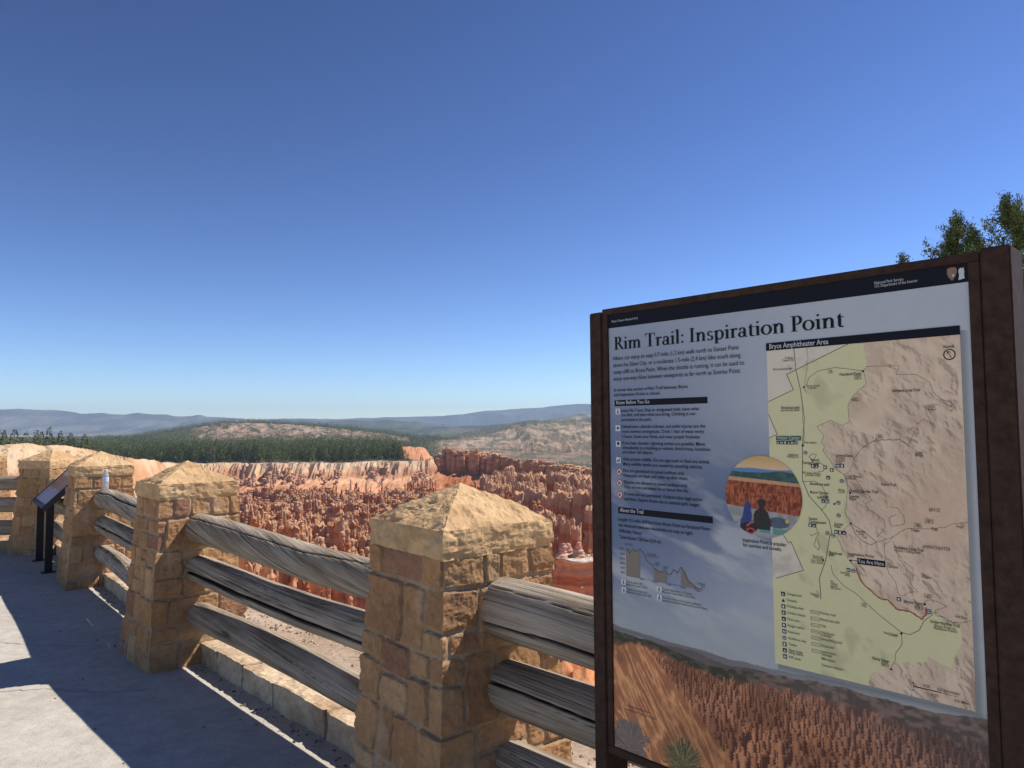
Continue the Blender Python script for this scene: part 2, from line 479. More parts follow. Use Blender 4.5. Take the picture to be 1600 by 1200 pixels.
def stonework(S, Zc, rng, W, H, seed, wmax=0.36, first=None):
    """S, Zc in metres unrolled; returns depth, colour"""
    rects = []
    rows = first or [(0, H)]
    for a, b_ in rows: bsp(0, W, a, b_, rng, wmax, rects)
    wx = 0.011 * fbm(S * 9, Zc * 9, seed=seed, octaves=3); wy = 0.010 * fbm(S * 7 + 40, Zc * 9, seed=seed + 1, octaves=3)
    s, z = S + wx, Zc + wy
    D = np.full(S.shape, -1.0); Hh = np.zeros(S.shape); col = np.zeros(S.shape + (3,)); col[:] = MORTAR
    for i, (x0, x1, y0, y1) in enumerate(rects):
        cr = 0.012
        dx = np.minimum(s - x0, x1 - s); dy = np.minimum(z - y0, y1 - z)
        d = np.minimum(dx, dy) - 0.35 * np.clip(cr * 2.2 - np.hypot(np.clip(dx, 0, None), np.clip(dy, 0, None)), 0, 1)
        k = (dx > 0) & (dy > 0)
        pro = rng.uniform(0.006, 0.014)
        tx, ty = rng.uniform(-.05, .05), rng.uniform(-.07, .05)
        cc = np.array(PAL[int(rng.random() ** 1.15 * len(PAL))]) * rng.uniform(.76, .99)
        j = rng.uniform(0.004, 0.008)
        e = smooth(j * .6, j * .6 + .009, d)
        h = e * (pro + tx * (s - (x0 + x1) / 2) + ty * (z - (y0 + y1) / 2))
        Hh = np.where(k, h, Hh)
        col = np.where(k[..., None], mixc(MORTAR, cc, e), col)
    face = fbm(S * 14, Zc * 14, seed=seed + 5, octaves=5)
    rough = ridged(S * 22, Zc * 30, seed=seed + 8, octaves=3)
    isst = smooth(0.002, 0.006, Hh)
    Hh = Hh + isst * (0.012 * face + 0.010 * (rough - .6)) + (1 - isst) * 0.002 * fbm(S * 60, Zc * 60, seed=seed + 9, octaves=2)
    tint = fbm(S * 5, Zc * 9, seed=seed + 11, octaves=4)
    col = col * (1 + 0.16 * tint[..., None] * np.array([.8, 1., 1.2]))
    stain = smooth(.25, .6, fbm(S * 9 + 7, Zc * 4, seed=seed + 13, octaves=4))
    col = mixc(col, np.array((.56, .46, .34)), stain * .25)
    return Hh, col

A_TOP, A_BOT, Z_BODY, Z_EDGE, Z_PEAK, A_CAP = 0.262, 0.335, 1.118, 1.225, 1.372, 0.272

def build_pillar(x, y, yaw, dz, step, label, seed):
    rng = random.Random(seed)
    p = thing('stone_pillar', (x, y, dz), yaw, label, 'pillar', 'stone pillars of the log rail fence')
    corners = [(1, 1), (-1, 1), (-1, -1), (1, -1)]
    z0 = -0.35
    nt_ = int(2 * 0.3 / step); nz = int((Z_BODY - z0) / step)
    t = np.linspace(-1, 1, nt_ + 1)[:-1]
    pos = []; nor = []; S = []
    for i in range(4):
        a = np.array(corners[i], float); b_ = np.array(corners[(i + 1) % 4], float)
        q = a[None] + (b_ - a)[None] * ((t + 1) / 2)[:, None]
        nrm = (a + b_) / 2; tg = (b_ - a) / 2
        bl = np.sign(t) * np.abs(t) ** 10
        nn = nrm[None] + tg[None] * bl[:, None]
        pos.append(q); nor.append(nn); S.append((i + (t + 1) / 2) * 0.58)
    pos = np.concatenate(pos); nor = np.concatenate(nor); S = np.concatenate(S)
    z = np.linspace(z0, Z_BODY, nz)
    SS, ZZ = np.meshgrid(S, z)
    rows = []; zz = z0
    cuts = [z0, -0.02, 0.25 + rng.uniform(-.03, .03), 0.50 + rng.uniform(-.04, .04), 0.76 + rng.uniform(-.03, .03), 1.0 + rng.uniform(-.015, .015), Z_BODY + .012]
    rows = list(zip(cuts[:-1], cuts[1:]))
    Hh, col = stonework(SS, ZZ, rng, 4 * 0.58, Z_BODY, seed * 7, 0.40, rows)
    fl = np.clip(1 - ZZ / Z_BODY, 0, 1.3)
    half = A_TOP + (A_BOT - A_TOP) * fl ** 1.1 - 0.008
    V = np.stack([pos[None, :, 0] * half + nor[None, :, 0] * Hh, pos[None, :, 1] * half + nor[None, :, 1] * Hh, ZZ], -1)
    nu = len(S)
    F = grid_faces(nu, nz, True)
    me = make_mesh('stonework', V, F, col, step > .02)
    obj('stonework', me, M['stone'], p)
    # cap
    stc = max(step, .006)
    ncap = int(2 * A_CAP / stc)
    t = np.linspace(-1, 1, ncap + 1)[:-1]
    pos = []; nor = []; side = []
    for i in range(4):
        a = np.array(corners[i], float); b_ = np.array(corners[(i + 1) % 4], float)
        q = a[None] + (b_ - a)[None] * ((t + 1) / 2)[:, None]
        nrm = (a + b_) / 2; tg = (b_ - a) / 2
        pos.append(q); nor.append(nrm[None] + tg[None] * (np.sign(t) * np.abs(t) ** 14)[:, None]); side.append(np.full(len(t), i))
    pos = np.concatenate(pos); nor = np.concatenate(nor); side = np.concatenate(side)
    nside = max(int((Z_EDGE - Z_BODY) / stc), 5); ntop = int(A_CAP / stc)
    prof = [(0.80, Z_BODY + .001, 0, -1)] + [(1.0, Z_BODY + (Z_EDGE - Z_BODY) * k / nside, 1, 0) for k in range(nside + 1)]
    prof += [(1 - k / ntop, Z_EDGE + (Z_PEAK - Z_EDGE) * k / ntop, .35, .94) for k in range(1, ntop + 1)]
    prof = np.array(prof); prof[-1, 0] = 0.004
    r = prof[:, 0][:, None]; zz = prof[:, 1][:, None]
    Xc = pos[None, :, 0] * A_CAP * r; Yc = pos[None, :, 1] * A_CAP * r; Zc = np.broadcast_to(zz, Xc.shape).copy()
    o1 = seed * 3.7
    n_big = fbm(Xc * 7 + o1, Yc * 7, Zc * 7, seed=seed, octaves=4)
    n_med = ridged(Xc * 18 + o1, Yc * 18, Zc * 30, seed=seed + 2, octaves=3)
    n_sm = fbm(Xc * 60, Yc * 60, Zc * 60, seed=seed + 4, octaves=3)
    horiz = prof[:, 2][:, None]; vert = prof[:, 3][:, None]
    pitted = np.where(side[None] == 1, 1.0, 0.35)
    if seed % 3 == 0: pitted = np.where(side[None] == 1, .8, 0.5)
    pit = smooth(.70, .88, ridged(Xc * 13 + o1, Yc * 13, Zc * 13, seed=seed + 6, octaves=4)) * pitted
    damp = smooth(0, .15, 1 - 0) * np.clip(r * 4, .15, 1)
    edge_chip = smooth(.55, .9, ridged(Xc * 9, Yc * 9, Zc * 9 + o1, seed=seed + 9, octaves=2)) * smooth(.86, 1.0, r) * smooth(Z_BODY, Z_EDGE, zz)
    d = (0.013 * n_big + 0.012 * (n_med - .7) + 0.0028 * n_sm) * damp - 0.012 * edge_chip * (vert > .5) - 0.004 * edge_chip
    d = d - 0.0075 * pit * (vert > .5) * damp
    ledge = (0.006 * (ridged(Xc * 12 + o1, Yc * 12, Zc * 22, seed=seed + 20, octaves=4) - .75) + 0.009 * fbm(Xc * 13 + o1, Yc * 13, Zc * 20, seed=seed + 23, octaves=5) - 0.006 * smooth(.2, .5, fbm(Xc * 11 + o1, Yc * 11, Zc * 22, seed=seed + 21, octaves=3)) - .006 * smooth(Z_BODY + .02, Z_BODY, zz)) * (vert == 0)
    V = np.stack([Xc + nor[None, :, 0] * (d + ledge) * horiz, Yc + nor[None, :, 1] * (d + ledge) * horiz, Zc + d * np.maximum(vert, 0)], -1)
    tone = fbm(Xc * 6, Yc * 6, Zc * 14 + o1, seed=seed + 12, octaves=4)
    col = mixc((.50, .31, .155), (.64, .425, .225), smooth(-.4, .4, tone))
    col = mixc(col, (.36, .27, .17), pit * .35)
    F = grid_faces(len(pos), len(prof), True)
    me = make_mesh('cap', V, F, col, False)
    obj('cap', me, M['cap'], p)
    return p

for i, (x, y, yaw, dz, step, label) in enumerate(POSTS):
    build_pillar(x, y, yaw, dz, step, label, 11 + i * 2)

# ------------------------------------------------------------------ low kerb walls between the pillars
def kerb(A, B, seed, step, label):
    rng = random.Random(seed)
    A, B = Vector((*A, 0)), Vector((*B, 0)); d = (B - A).normalized(); nrm = Vector((d.y, -d.x, 0))
    if fence_dist(np.array([A.x + d.x + nrm.x * .1]), np.array([A.y + d.y + nrm.y * .1]))[0] < 0: nrm = -nrm
    A = A + d * 0.25; B = B - d * 0.25; L = (B - A).length
    nL = max(int(L / step), 8)
    w, h = 0.27, 0.135
    pr = []
    for k in range(int(h * 1.2 / step) + 2): pr.append((0, -0.04 + (h + .04) * k / (int(h * 1.2 / step) + 1), -1, 0))
    m_ = int(w / step) + 2
    for k in range(1, m_ + 1): pr.append((w * k / m_, h, 0, 1))
    for k in range(1, 5): pr.append((w, h - .35 * k / 4, 1, 0))
    pr = np.array(pr)
    s = np.linspace(0, L, nL)
    P, S = np.meshgrid(np.arange(len(pr)), s, indexing='ij')
    off_, zz, hn, vn = pr[P, 0], pr[P, 1], pr[P, 2], pr[P, 3]
    joints = [0.0]
    while joints[-1] < L: joints.append(joints[-1] + rng.uniform(.34, .62))
    dj = np.min([np.abs(S - j + 0.006 * fbm(P * .2, S * 3, seed=seed)) for j in joints], axis=0)
    idx = np.digitize(S, joints)
    lift = np.array([rng.uniform(-.012, .012) for _ in range(len(joints) + 2)])[idx]
    jm = smooth(.004, .014, dj)
    n1 = fbm(S * 9, off_ * 9 + zz * 9, seed=seed, octaves=5); n2 = ridged(S * 16, (off_ + zz) * 16, seed=seed + 3)
    disp = 0.016 * n1 + 0.012 * (n2 - .7) - 0.02 * (1 - jm)
    O = off_ + hn * disp; Z_ = zz + vn * (disp * 1.2) + lift * (zz > .02)
    Vx = A.x + d.x * S + nrm.x * O; Vy = A.y + d.y * S + nrm.y * O
    t = fbm(S * 4, off_ * 6 + zz * 6, seed=seed + 5, octaves=4)
    col = mixc((.44, .30, .185), (.60, .46, .31), smooth(-.35, .4, t))
    tn = np.array([rng.uniform(.85, 1.1) for _ in range(len(joints) + 2)])[idx]
    col = mixc((.16, .12, .09), col * tn[..., None], jm)
    F = grid_faces(nL, len(pr))
    me = make_mesh('kerb_wall', np.stack([Vx, Vy, Z_], -1), F, col, False)
    o = obj('kerb_wall', me, M['stone'])
    return tag(o, label, 'kerb', 'low stone kerb walls under the log rails')

KL = ['low stone kerb under the log rails behind the map board',
      'low pale stone kerb between the two nearest pillars',
      'low stone kerb between the bottle pillar and the next pillar to its right',
      'dark shaded stone kerb behind the slanted exhibit',
      'low shaded stone kerb at the far left under the three far rails']
PP = [p[:2] for p in POSTS]
for i, st in enumerate((.02, .012, .016, .02, .02)):
    kerb(PP[i + 1], PP[i], 31 + i, st, KL[i])

# ------------------------------------------------------------------ log rails
def log_rail(A, B, z0, z1, r0, r1, seed, twist, label, nseg=260, nth=72, flat=0.0, big=None):
    rng = random.Random(seed)
    A = Vector((*A, z0)); B = Vector((*B, z1)); d = (B - A).normalized(); L = (B - A).length
    side = Vector((d.y, -d.x, 0)).normalized(); up = side.cross(d).normalized()
    if up.z < 0: up = -up
    th = np.linspace(0, 2 * np.pi, nth + 1)[:-1]; s = np.linspace(0, L, nseg)
    T, S = np.meshgrid(th, s)
    o_ = seed * 1.3
    rad = r0 + (r1 - r0) * S / L
    Tw = T + twist * S
    cx, cy = np.cos(Tw), np.sin(Tw)
    rad = rad * (1 + 0.05 * fbm(S * 1.1 + o_, np.cos(T) * .8, np.sin(T) * .8, seed=seed, octaves=3) + flat * np.cos(2 * (T - .6)))
    grain = fbm(cx * 5 + o_, cy * 5, S * .9, seed=seed + 2, octaves=4)
    rad = rad + 0.0035 * grain
    crack = np.zeros_like(rad)
    for k in range(24):
        a0 = rng.uniform(0, 6.28); w = rng.uniform(.012, .034); c0, c1 = sorted((rng.uniform(-.5, L), rng.uniform(0, L + .5)))
        if c1 - c0 < .6: c1 = c0 + .9
        da = np.angle(np.exp(1j * (Tw - a0 - .12 * fbm(S * 1.5, S * 0 + k, seed=seed + k, octaves=3))))
        env = smooth(c0, c0 + .3, S) * (1 - smooth(c1 - .4, c1, S)) * (.6 + .4 * vnoise(S * 3, S * 0 + k * 2.2, seed=seed))
        crack = np.maximum(crack, np.clip(1 - np.abs(da) / (w * (.35 + env)), 0, 1) * env * rng.uniform(.35, 1))
    if big is not None:
        a0, w = big
        da = np.angle(np.exp(1j * (T - a0 - .22 * fbm(S * 1.3 + 3, S * 0, seed=seed + 77, octaves=3))))
        env = (.55 + .45 * vnoise(S * 1.7, S * 0 + 9, seed=seed + 5))
        crack = np.maximum(crack, 1.7 * np.clip(1 - np.abs(da) / (w * (.5 + .6 * env)), 0, 1))
    rad = rad - 0.022 * crack
    endr = np.clip(np.minimum(S, L - S) / 0.04, 0, 1) ** .5
    rad = rad * (0.75 + 0.25 * endr)
    bend = 0.018 * np.sin(S / L * np.pi * rng.uniform(.8, 1.6) + rng.uniform(0, 3)) + 0.006 * fbm(S * 1.2, S * 0, seed=seed + 40)
    ctr = np.array(A)[None, None] + np.array(d)[None, None] * S[..., None] + np.array(up)[None, None] * (bend * np.sin(S / L * np.pi))[..., None]
    V = ctr + np.array(side)[None, None] * (rad * np.cos(T))[..., None] + np.array(up)[None, None] * (rad * np.sin(T))[..., None]
    gr = np.stack([cx * 1.0 + o_, cy * 1.0, S * 0.55], -1)
    col = mixc((1, .97, .93), (.07, .055, .045), np.clip(crack * 1.5, 0, 1))
    knot = smooth(.62, .8, fbm(cx * 2 + o_, cy * 2, S * 2.5, seed=seed + 9, octaves=2))
    col = mixc(col, (.5, .42, .33), knot)
    F = grid_faces(nth, nseg, True)
    cap0 = [list(range(nth))[::-1], list(range((nseg - 1) * nth, nseg * nth))]
    V = V.reshape(-1, 3); col = col.reshape(-1, 3); gr = gr.reshape(-1, 3)
    c0 = V[:nth].mean(0); c1 = V[-nth:].mean(0); k = len(V)
    V = np.vstack([V, c0, c1]); col = np.vstack([col, [.5, .42, .33], [.5, .42, .33]]); gr = np.vstack([gr, gr[0], gr[-1]])
    # end caps as degenerate quads
    e0 = np.array([(k, (i + 1) % nth, i, i) for i in range(nth)]); e1 = np.array([(k + 1, (nseg - 1) * nth + i, (nseg - 1) * nth + (i + 1) % nth, (nseg - 1) * nth + (i + 1) % nth) for i in range(nth)])
    me = make_mesh('log_rail', V, [list(f) for f in F] + [[a_, b_, c_] for a_, b_, c_, _ in e0] + [[a_, b_, c_] for a_, b_, c_, _ in e1], col, True, {'grain': gr})
    o = obj('log_rail', me, M['log'])
    return tag(o, label, 'log rail', 'weathered log rails of the fence')

RZ = [0.895, 0.625, 0.322]
WH = ['top', 'middle', 'bottom']
SPN = ['partly behind the left edge of the map board',
       'between the two nearest stone pillars',
       'between the bottle pillar and the third pillar from the left',
       'behind the slanted exhibit',
       'running out of the photo at the far left']
for i in range(5):
    A, B = Vector(PP[i + 1]), Vector(PP[i])
    d = (B - A).normalized(); A2 = A + d * 0.2; B2 = B - d * 0.2
    for k in range(3):
        r = [(.118, .100, .093), (.104, .099, .092), (.105, .097, .092), (.10, .10, .10), (.10, .10, .10)][i][k]
        rr = [(.004, .0, .0), (-.012, .0, .0), (0, 0, 0), (0, 0, 0), (0, 0, 0)][i][k]
        z = RZ[k] - (0.02 if (i == 0 and k == 1) else 0) + (0.012 if i == 0 and k == 0 else 0)
        tw = [(.15, .25, .3), (1.9, .25, .5), (.8, .4, .3), (.3, .3, .3), (.3, .3, .3)][i][k]
        big = {(0, 0): (-.35, .09), (1, 1): (-.12, .20), (2, 1): (.2, .12), (0, 1): (.35, .05), (1, 0): (.9, .05), (2, 0): (.7, .07)}.get((i, k))
        desc = {(1, 0): 'spiral grained ', (1, 1): 'deeply split ', (0, 0): 'split grey '}.get((i, k), 'weathered grey ')
        log_rail(A2, B2, z + .012 * math.sin(i * 2.1 + k), z - .012 * math.cos(i + k * 1.7), r, r + rr, 100 + i * 3 + k, tw, desc + WH[k] + ' log rail ' + SPN[i], 340 if i < 2 else 170, 170 if i < 2 else 84, flat=.05 if k else .02, big=big)

# ------------------------------------------------------------------ water bottle standing on the rail
bx, by, bz = -4.175, 7.50, 0.993
t = thing('water_bottle', (bx, by, bz), 0, 'clear plastic water bottle with blue and white label standing on the rail end', 'bottle')
mb = MB()
mb.lathe([(.004, .003), (.027, .0), (.0315, .006), (.031, .03), (.029, .036), (.031, .043), (.0295, .05), (.031, .057), (.031, .125), (.029, .142), (.021, .162), (.0135, .176), (.0125, .188)], n=28)
mb.build('bottle_body', M['plastic'], t, True)
mb = MB(); mb.lathe([(.0148, .186), (.0152, .188), (.0152, .199), (.0140, .2005)], n=24); mb.build('bottle_cap', M['white_plastic'], t)
mb = MB(); mb.lathe([(.0318, .078), (.0318, .122)], n=28, cap=False); mb.build('bottle_label', M['blue_label'], t, True)

# ------------------------------------------------------------------ slanted wayside exhibit
L1, L2 = Vector((-5.90, 9.04, 0)), Vector((-5.24, 8.20, 0))
dx = (L2 - L1).normalized(); nx = Vector((-dx.y, dx.x, 0)); nx = nx if nx.x > 0 else -nx
t = thing('wayside_exhibit', L1, 0, 'low slanted picture panel on two dark metal legs beside the shaded path', 'exhibit')
wd = (L2 - L1).length; sl = Vector((nx.x * .43, nx.y * .43, .43)); sln = sl.normalized(); up = dx.cross(sln).normalized(); up = up if up.z > 0 else -up
base0 = Vector((0, 0, .75)); ctr = base0 + dx * wd / 2 + sl / 2
mb = MB()
for e in (-1, 1):
    mb.box(ctr + dx * e * (wd / 2 + .02) - up * .02, (.035, sl.length + .075, .06), (dx, sln, up), .003)
    mb.box(ctr + sln * e * (sl.length / 2 + .02) - up * .02, (wd + .005, .035, .06), (dx, sln, up), .003)
mb.box(ctr - up * .03, (wd, sl.length, .025), (dx, sln, up))
mb.build('frame', M['black_metal'], t)
nu, nv = 180, 110
U, Vv = np.meshgrid(np.linspace(0, 1, nu), np.linspace(0, 1, nv))
P = np.array(base0)[None, None] + np.array(dx)[None, None] * (U * wd)[..., None] + np.array(sl)[None, None] * Vv[..., None] + np.array(up) * .003
skyc = mixc((.62, .68, .78), (.42, .55, .72), smooth(.6, 1, Vv))
rock = mixc((.50, .22, .13), (.66, .42, .28), smooth(-.3, .5, fbm(U * 40, Vv * 10, seed=5)))
lav = mixc((.50, .48, .66), (.66, .62, .72), smooth(-.3, .5, fbm(U * 9, Vv * 9, seed=6)))
c_ = mixc(lav, rock, smooth(.34, .37, Vv + .05 * fbm(U * 6, U * 0, seed=2)))
c_ = mixc(c_, skyc, smooth(.66, .68, Vv + .05 * fbm(U * 5, U * 0, seed=3)))
c_ = np.where(((Vv > .9) | (Vv < .03))[..., None], np.array((.02, .02, .02)), c_)
obj('picture_panel', make_mesh('picture_panel', P, grid_faces(nu, nv), c_ * .45), M['print'], t)
for q in (0.06, wd - .06):
    mb = MB()
    mb.box(dx * q + nx * .06 + Vector((0, 0, .385)), (.045, .075, .77), (dx, nx, Vector((0, 0, 1))), .004)
    mb.box(dx * q + nx * .06 + Vector((0, 0, .006)), (.10, .14, .012), (dx, nx, Vector((0, 0, 1))))
    mb.build('leg', M['black_metal'], t)
TEXTS=[('Rim Trail: Inspiration Point', 0.0173, 0.102, 0.6442, 'title'),
('Hikers can enjoy an easy 0.7-mile (1.2 km) walk north to Sunset Point', 0.0158, 0.1316, 0.3919, 'serif'),
('above the Silent City, or a moderate 1.5-mile (2.4 km) hike south along', 0.0155, 0.1512, 0.3961, 'serif'),
('steep cliffs to Bryce Point. When the shuttle is running, it can be used to', 0.016, 0.1707, 0.405, 'serif'),
('enjoy one-way hikes between viewpoints as far north as Sunrise Point.', 0.0166, 0.1897, 0.3946, 'serif'),
('In winter the section of Rim Trail between Bryce', 0.0174, 0.2206, 0.2421, 'bold'),
('and Inspiration Points is closed.', 0.0171, 0.2343, 0.1565, 'bold'),
('Leave No Trace: Stay on designated trails, leave what', 0.0413, 0.2792, 0.251, 'bold'),
('you find, and take what you bring. Climbing is not', 0.042, 0.2916, 0.2387, 'bold'),
('permitted in the park.', 0.0422, 0.305, 0.1021, 'bold'),
('Dehydration, altitude sickness, and ankle injuries are the', 0.0427, 0.3241, 0.266, 'bold'),
('most common emergencies. Drink 1 liter of water every', 0.0434, 0.3377, 0.2613, 'bold'),
('2 hours, know your limits, and wear proper footwear.', 0.0431, 0.3518, 0.2523, 'bold'),
('If you hear thunder, lightning strikes are possible. Move', 0.044, 0.37, 0.2628, 'bold'),
('immediately to a building or vehicle. Avoid trees, hoodoos,', 0.0445, 0.383, 0.278, 'bold'),
('and other tall objects.', 0.0442, 0.3951, 0.1025, 'bold'),
('Help protect wildlife. Do not approach or feed any animal.', 0.0459, 0.4148, 0.2735, 'bold'),
('Many wildlife deaths are caused by speeding vehicles.', 0.0463, 0.4285, 0.2529, 'bold'),
('Pets are permitted on paved surfaces only.', 0.0466, 0.4467, 0.1988, 'bold'),
('Keep pets on leash and clean up after them.', 0.0472, 0.4596, 0.2079, 'bold'),
('Bicycles are allowed on paved surfaces only.', 0.0475, 0.4785, 0.2066, 'bold'),
('They are not permitted on or below the rim.', 0.0477, 0.4917, 0.2087, 'bold'),
('Drones are not permitted. Violators face legal action', 0.048, 0.511, 0.2478, 'bold'),
('and fines. Report drone use to nearest park ranger.', 0.0484, 0.5252, 0.2406, 'bold'),
('Length: 5.5 miles (8.8 km) from Bryce Point to Fairyland Point;', 0.0264, 0.5834, 0.2902, 'bold'),
('see distances between viewpoints on map at right.', 0.0268, 0.599, 0.2393, 'bold'),
('Difficulty: Varies', 0.028, 0.6151, 0.0761, 'bold'),
('Total Ascent: 720 feet (219 m)', 0.0288, 0.6321, 0.138, 'bold'),
('Inspiration Point is popular', 0.4058, 0.6006, 0.1092, 'bold'),
('for sunrises and sunsets.', 0.4061, 0.6122, 0.0981, 'bold'),
('Know Before You Go', 0.0258, 0.257, 0.1132, 'wbold'),
('About the Trail', 0.0325, 0.5575, 0.0798, 'wbold'),
('Bryce Amphitheater Area', 0.4874, 0.1343, 0.1402, 'wbold'),
('Bryce Canyon National Park', 0.0142, 0.0221, 0.0912, 'w'),
('National Park Service', 0.7302, 0.0174, 0.0575, 'w'),
('U.S. Department of the Interior', 0.7308, 0.0246, 0.0843, 'w'),
('To Bryce', 0.5247, 0.1646, 0.0204, 'm'),
('Canyon City', 0.5187, 0.1698, 0.0277, 'm'),
('Park entrance sign', 0.4958, 0.1894, 0.0456, 'm'),
('Shared-use path', 0.512, 0.281, 0.0444, 'mb'),
('paved bike path', 0.5119, 0.2865, 0.0443, 'm'),
('Fairyland Point', 0.6502, 0.2106, 0.0462, 'mb'),
('7758 ft', 0.6807, 0.2159, 0.0156, 'm'),
('2365 m', 0.6806, 0.2208, 0.0155, 'm'),
('Road closed', 0.5761, 0.2323, 0.0282, 'mg'),
('in winter', 0.5769, 0.237, 0.0206, 'mg'),
('1 mi', 0.6251, 0.1996, 0.0084, 'm'),
('2 km', 0.625, 0.2037, 0.0096, 'm'),
('2.5mi', 0.6749, 0.2636, 0.0127, 'm'),
('4.0km', 0.6742, 0.2682, 0.0149, 'm'),
('North', 0.8578, 0.1666, 0.0183, 'mb'),
('Fairyland Loop Trail', 0.7579, 0.2511, 0.0529, 'mb'),
('4.0mi', 0.8254, 0.2856, 0.0117, 'm'),
('6.4km', 0.8252, 0.2913, 0.0135, 'm'),
('Visitor Center', 0.5006, 0.3522, 0.055, 'wmb'),
('Fee station', 0.5662, 0.3612, 0.0275, 'm'),
('Additional', 0.5263, 0.39, 0.0237, 'm'),
('Parking Lot', 0.524, 0.3947, 0.0264, 'm'),
('North', 0.5805, 0.4012, 0.0171, 'mb'),
('Campground', 0.5591, 0.4078, 0.0388, 'mb'),
('General Store', 0.6364, 0.3894, 0.0362, 'mb'),
('Showers', 0.6362, 0.3941, 0.0198, 'm'),
('Laundry', 0.6361, 0.3994, 0.0186, 'm'),
('Food', 0.6359, 0.4041, 0.0117, 'm'),
('RV dump station', 0.5602, 0.4303, 0.0395, 'm'),
('(summer only)', 0.5656, 0.435, 0.0339, 'm'),
('High Plateau', 0.6579, 0.4339, 0.0311, 'm'),
('Institute', 0.6578, 0.4385, 0.0186, 'm'),
('Shared-use path', 0.5754, 0.4549, 0.0439, 'mb'),
('Horse', 0.6392, 0.4646, 0.0124, 'm'),
('Corral', 0.639, 0.4693, 0.0134, 'm'),
('Bryce Canyon', 0.5758, 0.4739, 0.0409, 'mb'),
('Lodge', 0.5981, 0.481, 0.0184, 'mb'),
('Restaurant', 0.5915, 0.4847, 0.0257, 'm'),
("Queen's Garden Trail", 0.6625, 0.4654, 0.0588, 'mb'),
('Sunrise', 0.6624, 0.4775, 0.0202, 'mb'),
('Point', 0.6622, 0.4832, 0.0142, 'mb'),
('Horse Trail', 0.7295, 0.4482, 0.0286, 'mb'),
('Tower', 0.7978, 0.38, 0.0142, 'mb'),
('Bridge', 0.7976, 0.3849, 0.0149, 'mb'),
('1.5mi', 0.7224, 0.3438, 0.0123, 'm'),
('2.4km', 0.7222, 0.3485, 0.0138, 'm'),
('Sunset', 0.5704, 0.5335, 0.0196, 'mb'),
('Campground', 0.5702, 0.5404, 0.0385, 'mb'),
('Sunset', 0.6277, 0.5403, 0.0187, 'mb'),
('Point', 0.6275, 0.5464, 0.0138, 'mb'),
('Shared-use', 0.6138, 0.6049, 0.0289, 'mb'),
('path', 0.6137, 0.6092, 0.0121, 'mb'),
('Inspiration Point', 0.6543, 0.6024, 0.0548, 'mb'),
('8100 ft', 0.6546, 0.6075, 0.0126, 'm'),
('Road may', 0.5772, 0.6164, 0.0224, 'mg'),
('be closed', 0.5779, 0.6204, 0.0221, 'mg'),
('here during', 0.5728, 0.6256, 0.0274, 'mg'),
('snow storms', 0.5721, 0.6303, 0.0279, 'mg'),
('(summer', 0.6377, 0.6446, 0.0196, 'm'),
('only)', 0.6468, 0.6488, 0.0109, 'm'),
('No', 0.6154, 0.6671, 0.0058, 'mg'),
('trailers', 0.6153, 0.6719, 0.015, 'mg'),
('beyond', 0.6151, 0.677, 0.0144, 'mg'),
('this point', 0.615, 0.6815, 0.0219, 'mg'),
('Rumble', 0.6742, 0.5513, 0.0183, 'm'),
('Loop', 0.6784, 0.5564, 0.0121, 'm'),
('Trail', 0.6852, 0.563, 0.01, 'm'),
('You Are Here', 0.6755, 0.6163, 0.0528, 'wmb'),
('Peekaboo Loop Trail', 0.7506, 0.5777, 0.0556, 'mb'),
('Horse / hiking trail', 0.7514, 0.5834, 0.0487, 'm'),
('The', 0.7351, 0.6136, 0.0068, 'm'),
('Cathedral', 0.7347, 0.6185, 0.0218, 'm'),
('The', 0.7995, 0.6259, 0.0078, 'm'),
('Alligator', 0.8001, 0.6305, 0.0195, 'm'),
('1.5mi', 0.7904, 0.5252, 0.0118, 'm'),
('2.4km', 0.7902, 0.5295, 0.0142, 'm'),
('Tropic', 0.7837, 0.5389, 0.0162, 'mb'),
('Trail', 0.8221, 0.5334, 0.0108, 'mb'),
('7206 ft', 0.8116, 0.5152, 0.0148, 'm'),
('2195 m', 0.8104, 0.5202, 0.0158, 'm'),
('To', 0.8752, 0.5188, 0.005, 'm'),
('Tropic', 0.866, 0.5235, 0.014, 'm'),
('AMPHITHEATER', 0.8037, 0.5709, 0.0509, 'mt'),
('BRYCE', 0.8193, 0.4954, 0.0198, 'mt'),
('Campground', 0.5134, 0.7106, 0.0343, 'm'),
('Campsite', 0.5129, 0.7249, 0.0238, 'm'),
('Drinking water', 0.5132, 0.7386, 0.0393, 'm'),
('Outdoor theater', 0.5133, 0.7536, 0.0431, 'm'),
('Picnic area', 0.5134, 0.7681, 0.0278, 'm'),
('Ranger station', 0.5137, 0.7823, 0.0378, 'm'),
('Restrooms', 0.5138, 0.7967, 0.027, 'm'),
('Shuttle bus stop', 0.5139, 0.8111, 0.0412, 'm'),
('Theater', 0.5144, 0.8247, 0.0193, 'm'),
('Water bottle', 0.514, 0.8379, 0.0325, 'm'),
('filling station', 0.5142, 0.8431, 0.0339, 'm'),
('WiFi access', 0.5139, 0.8537, 0.0281, 'm'),
('Primary road', 0.5896, 0.7406, 0.0339, 'm'),
('Shared-use path', 0.5895, 0.7547, 0.0427, 'm'),
('Trail', 0.5899, 0.7689, 0.0111, 'm'),
('Trail closed', 0.5903, 0.7832, 0.0285, 'm'),
('in winter', 0.5901, 0.7885, 0.0235, 'm'),
('Horse/hiking trail', 0.5903, 0.7977, 0.045, 'm'),
('Horse trail', 0.5905, 0.8122, 0.0264, 'm'),
('Intermittent', 0.5906, 0.8251, 0.0312, 'm'),
('drainage', 0.5904, 0.8307, 0.0231, 'm'),
('Mile marker', 0.5901, 0.8407, 0.0312, 'm'),
('Distance indicator', 0.5902, 0.8544, 0.0468, 'm'),
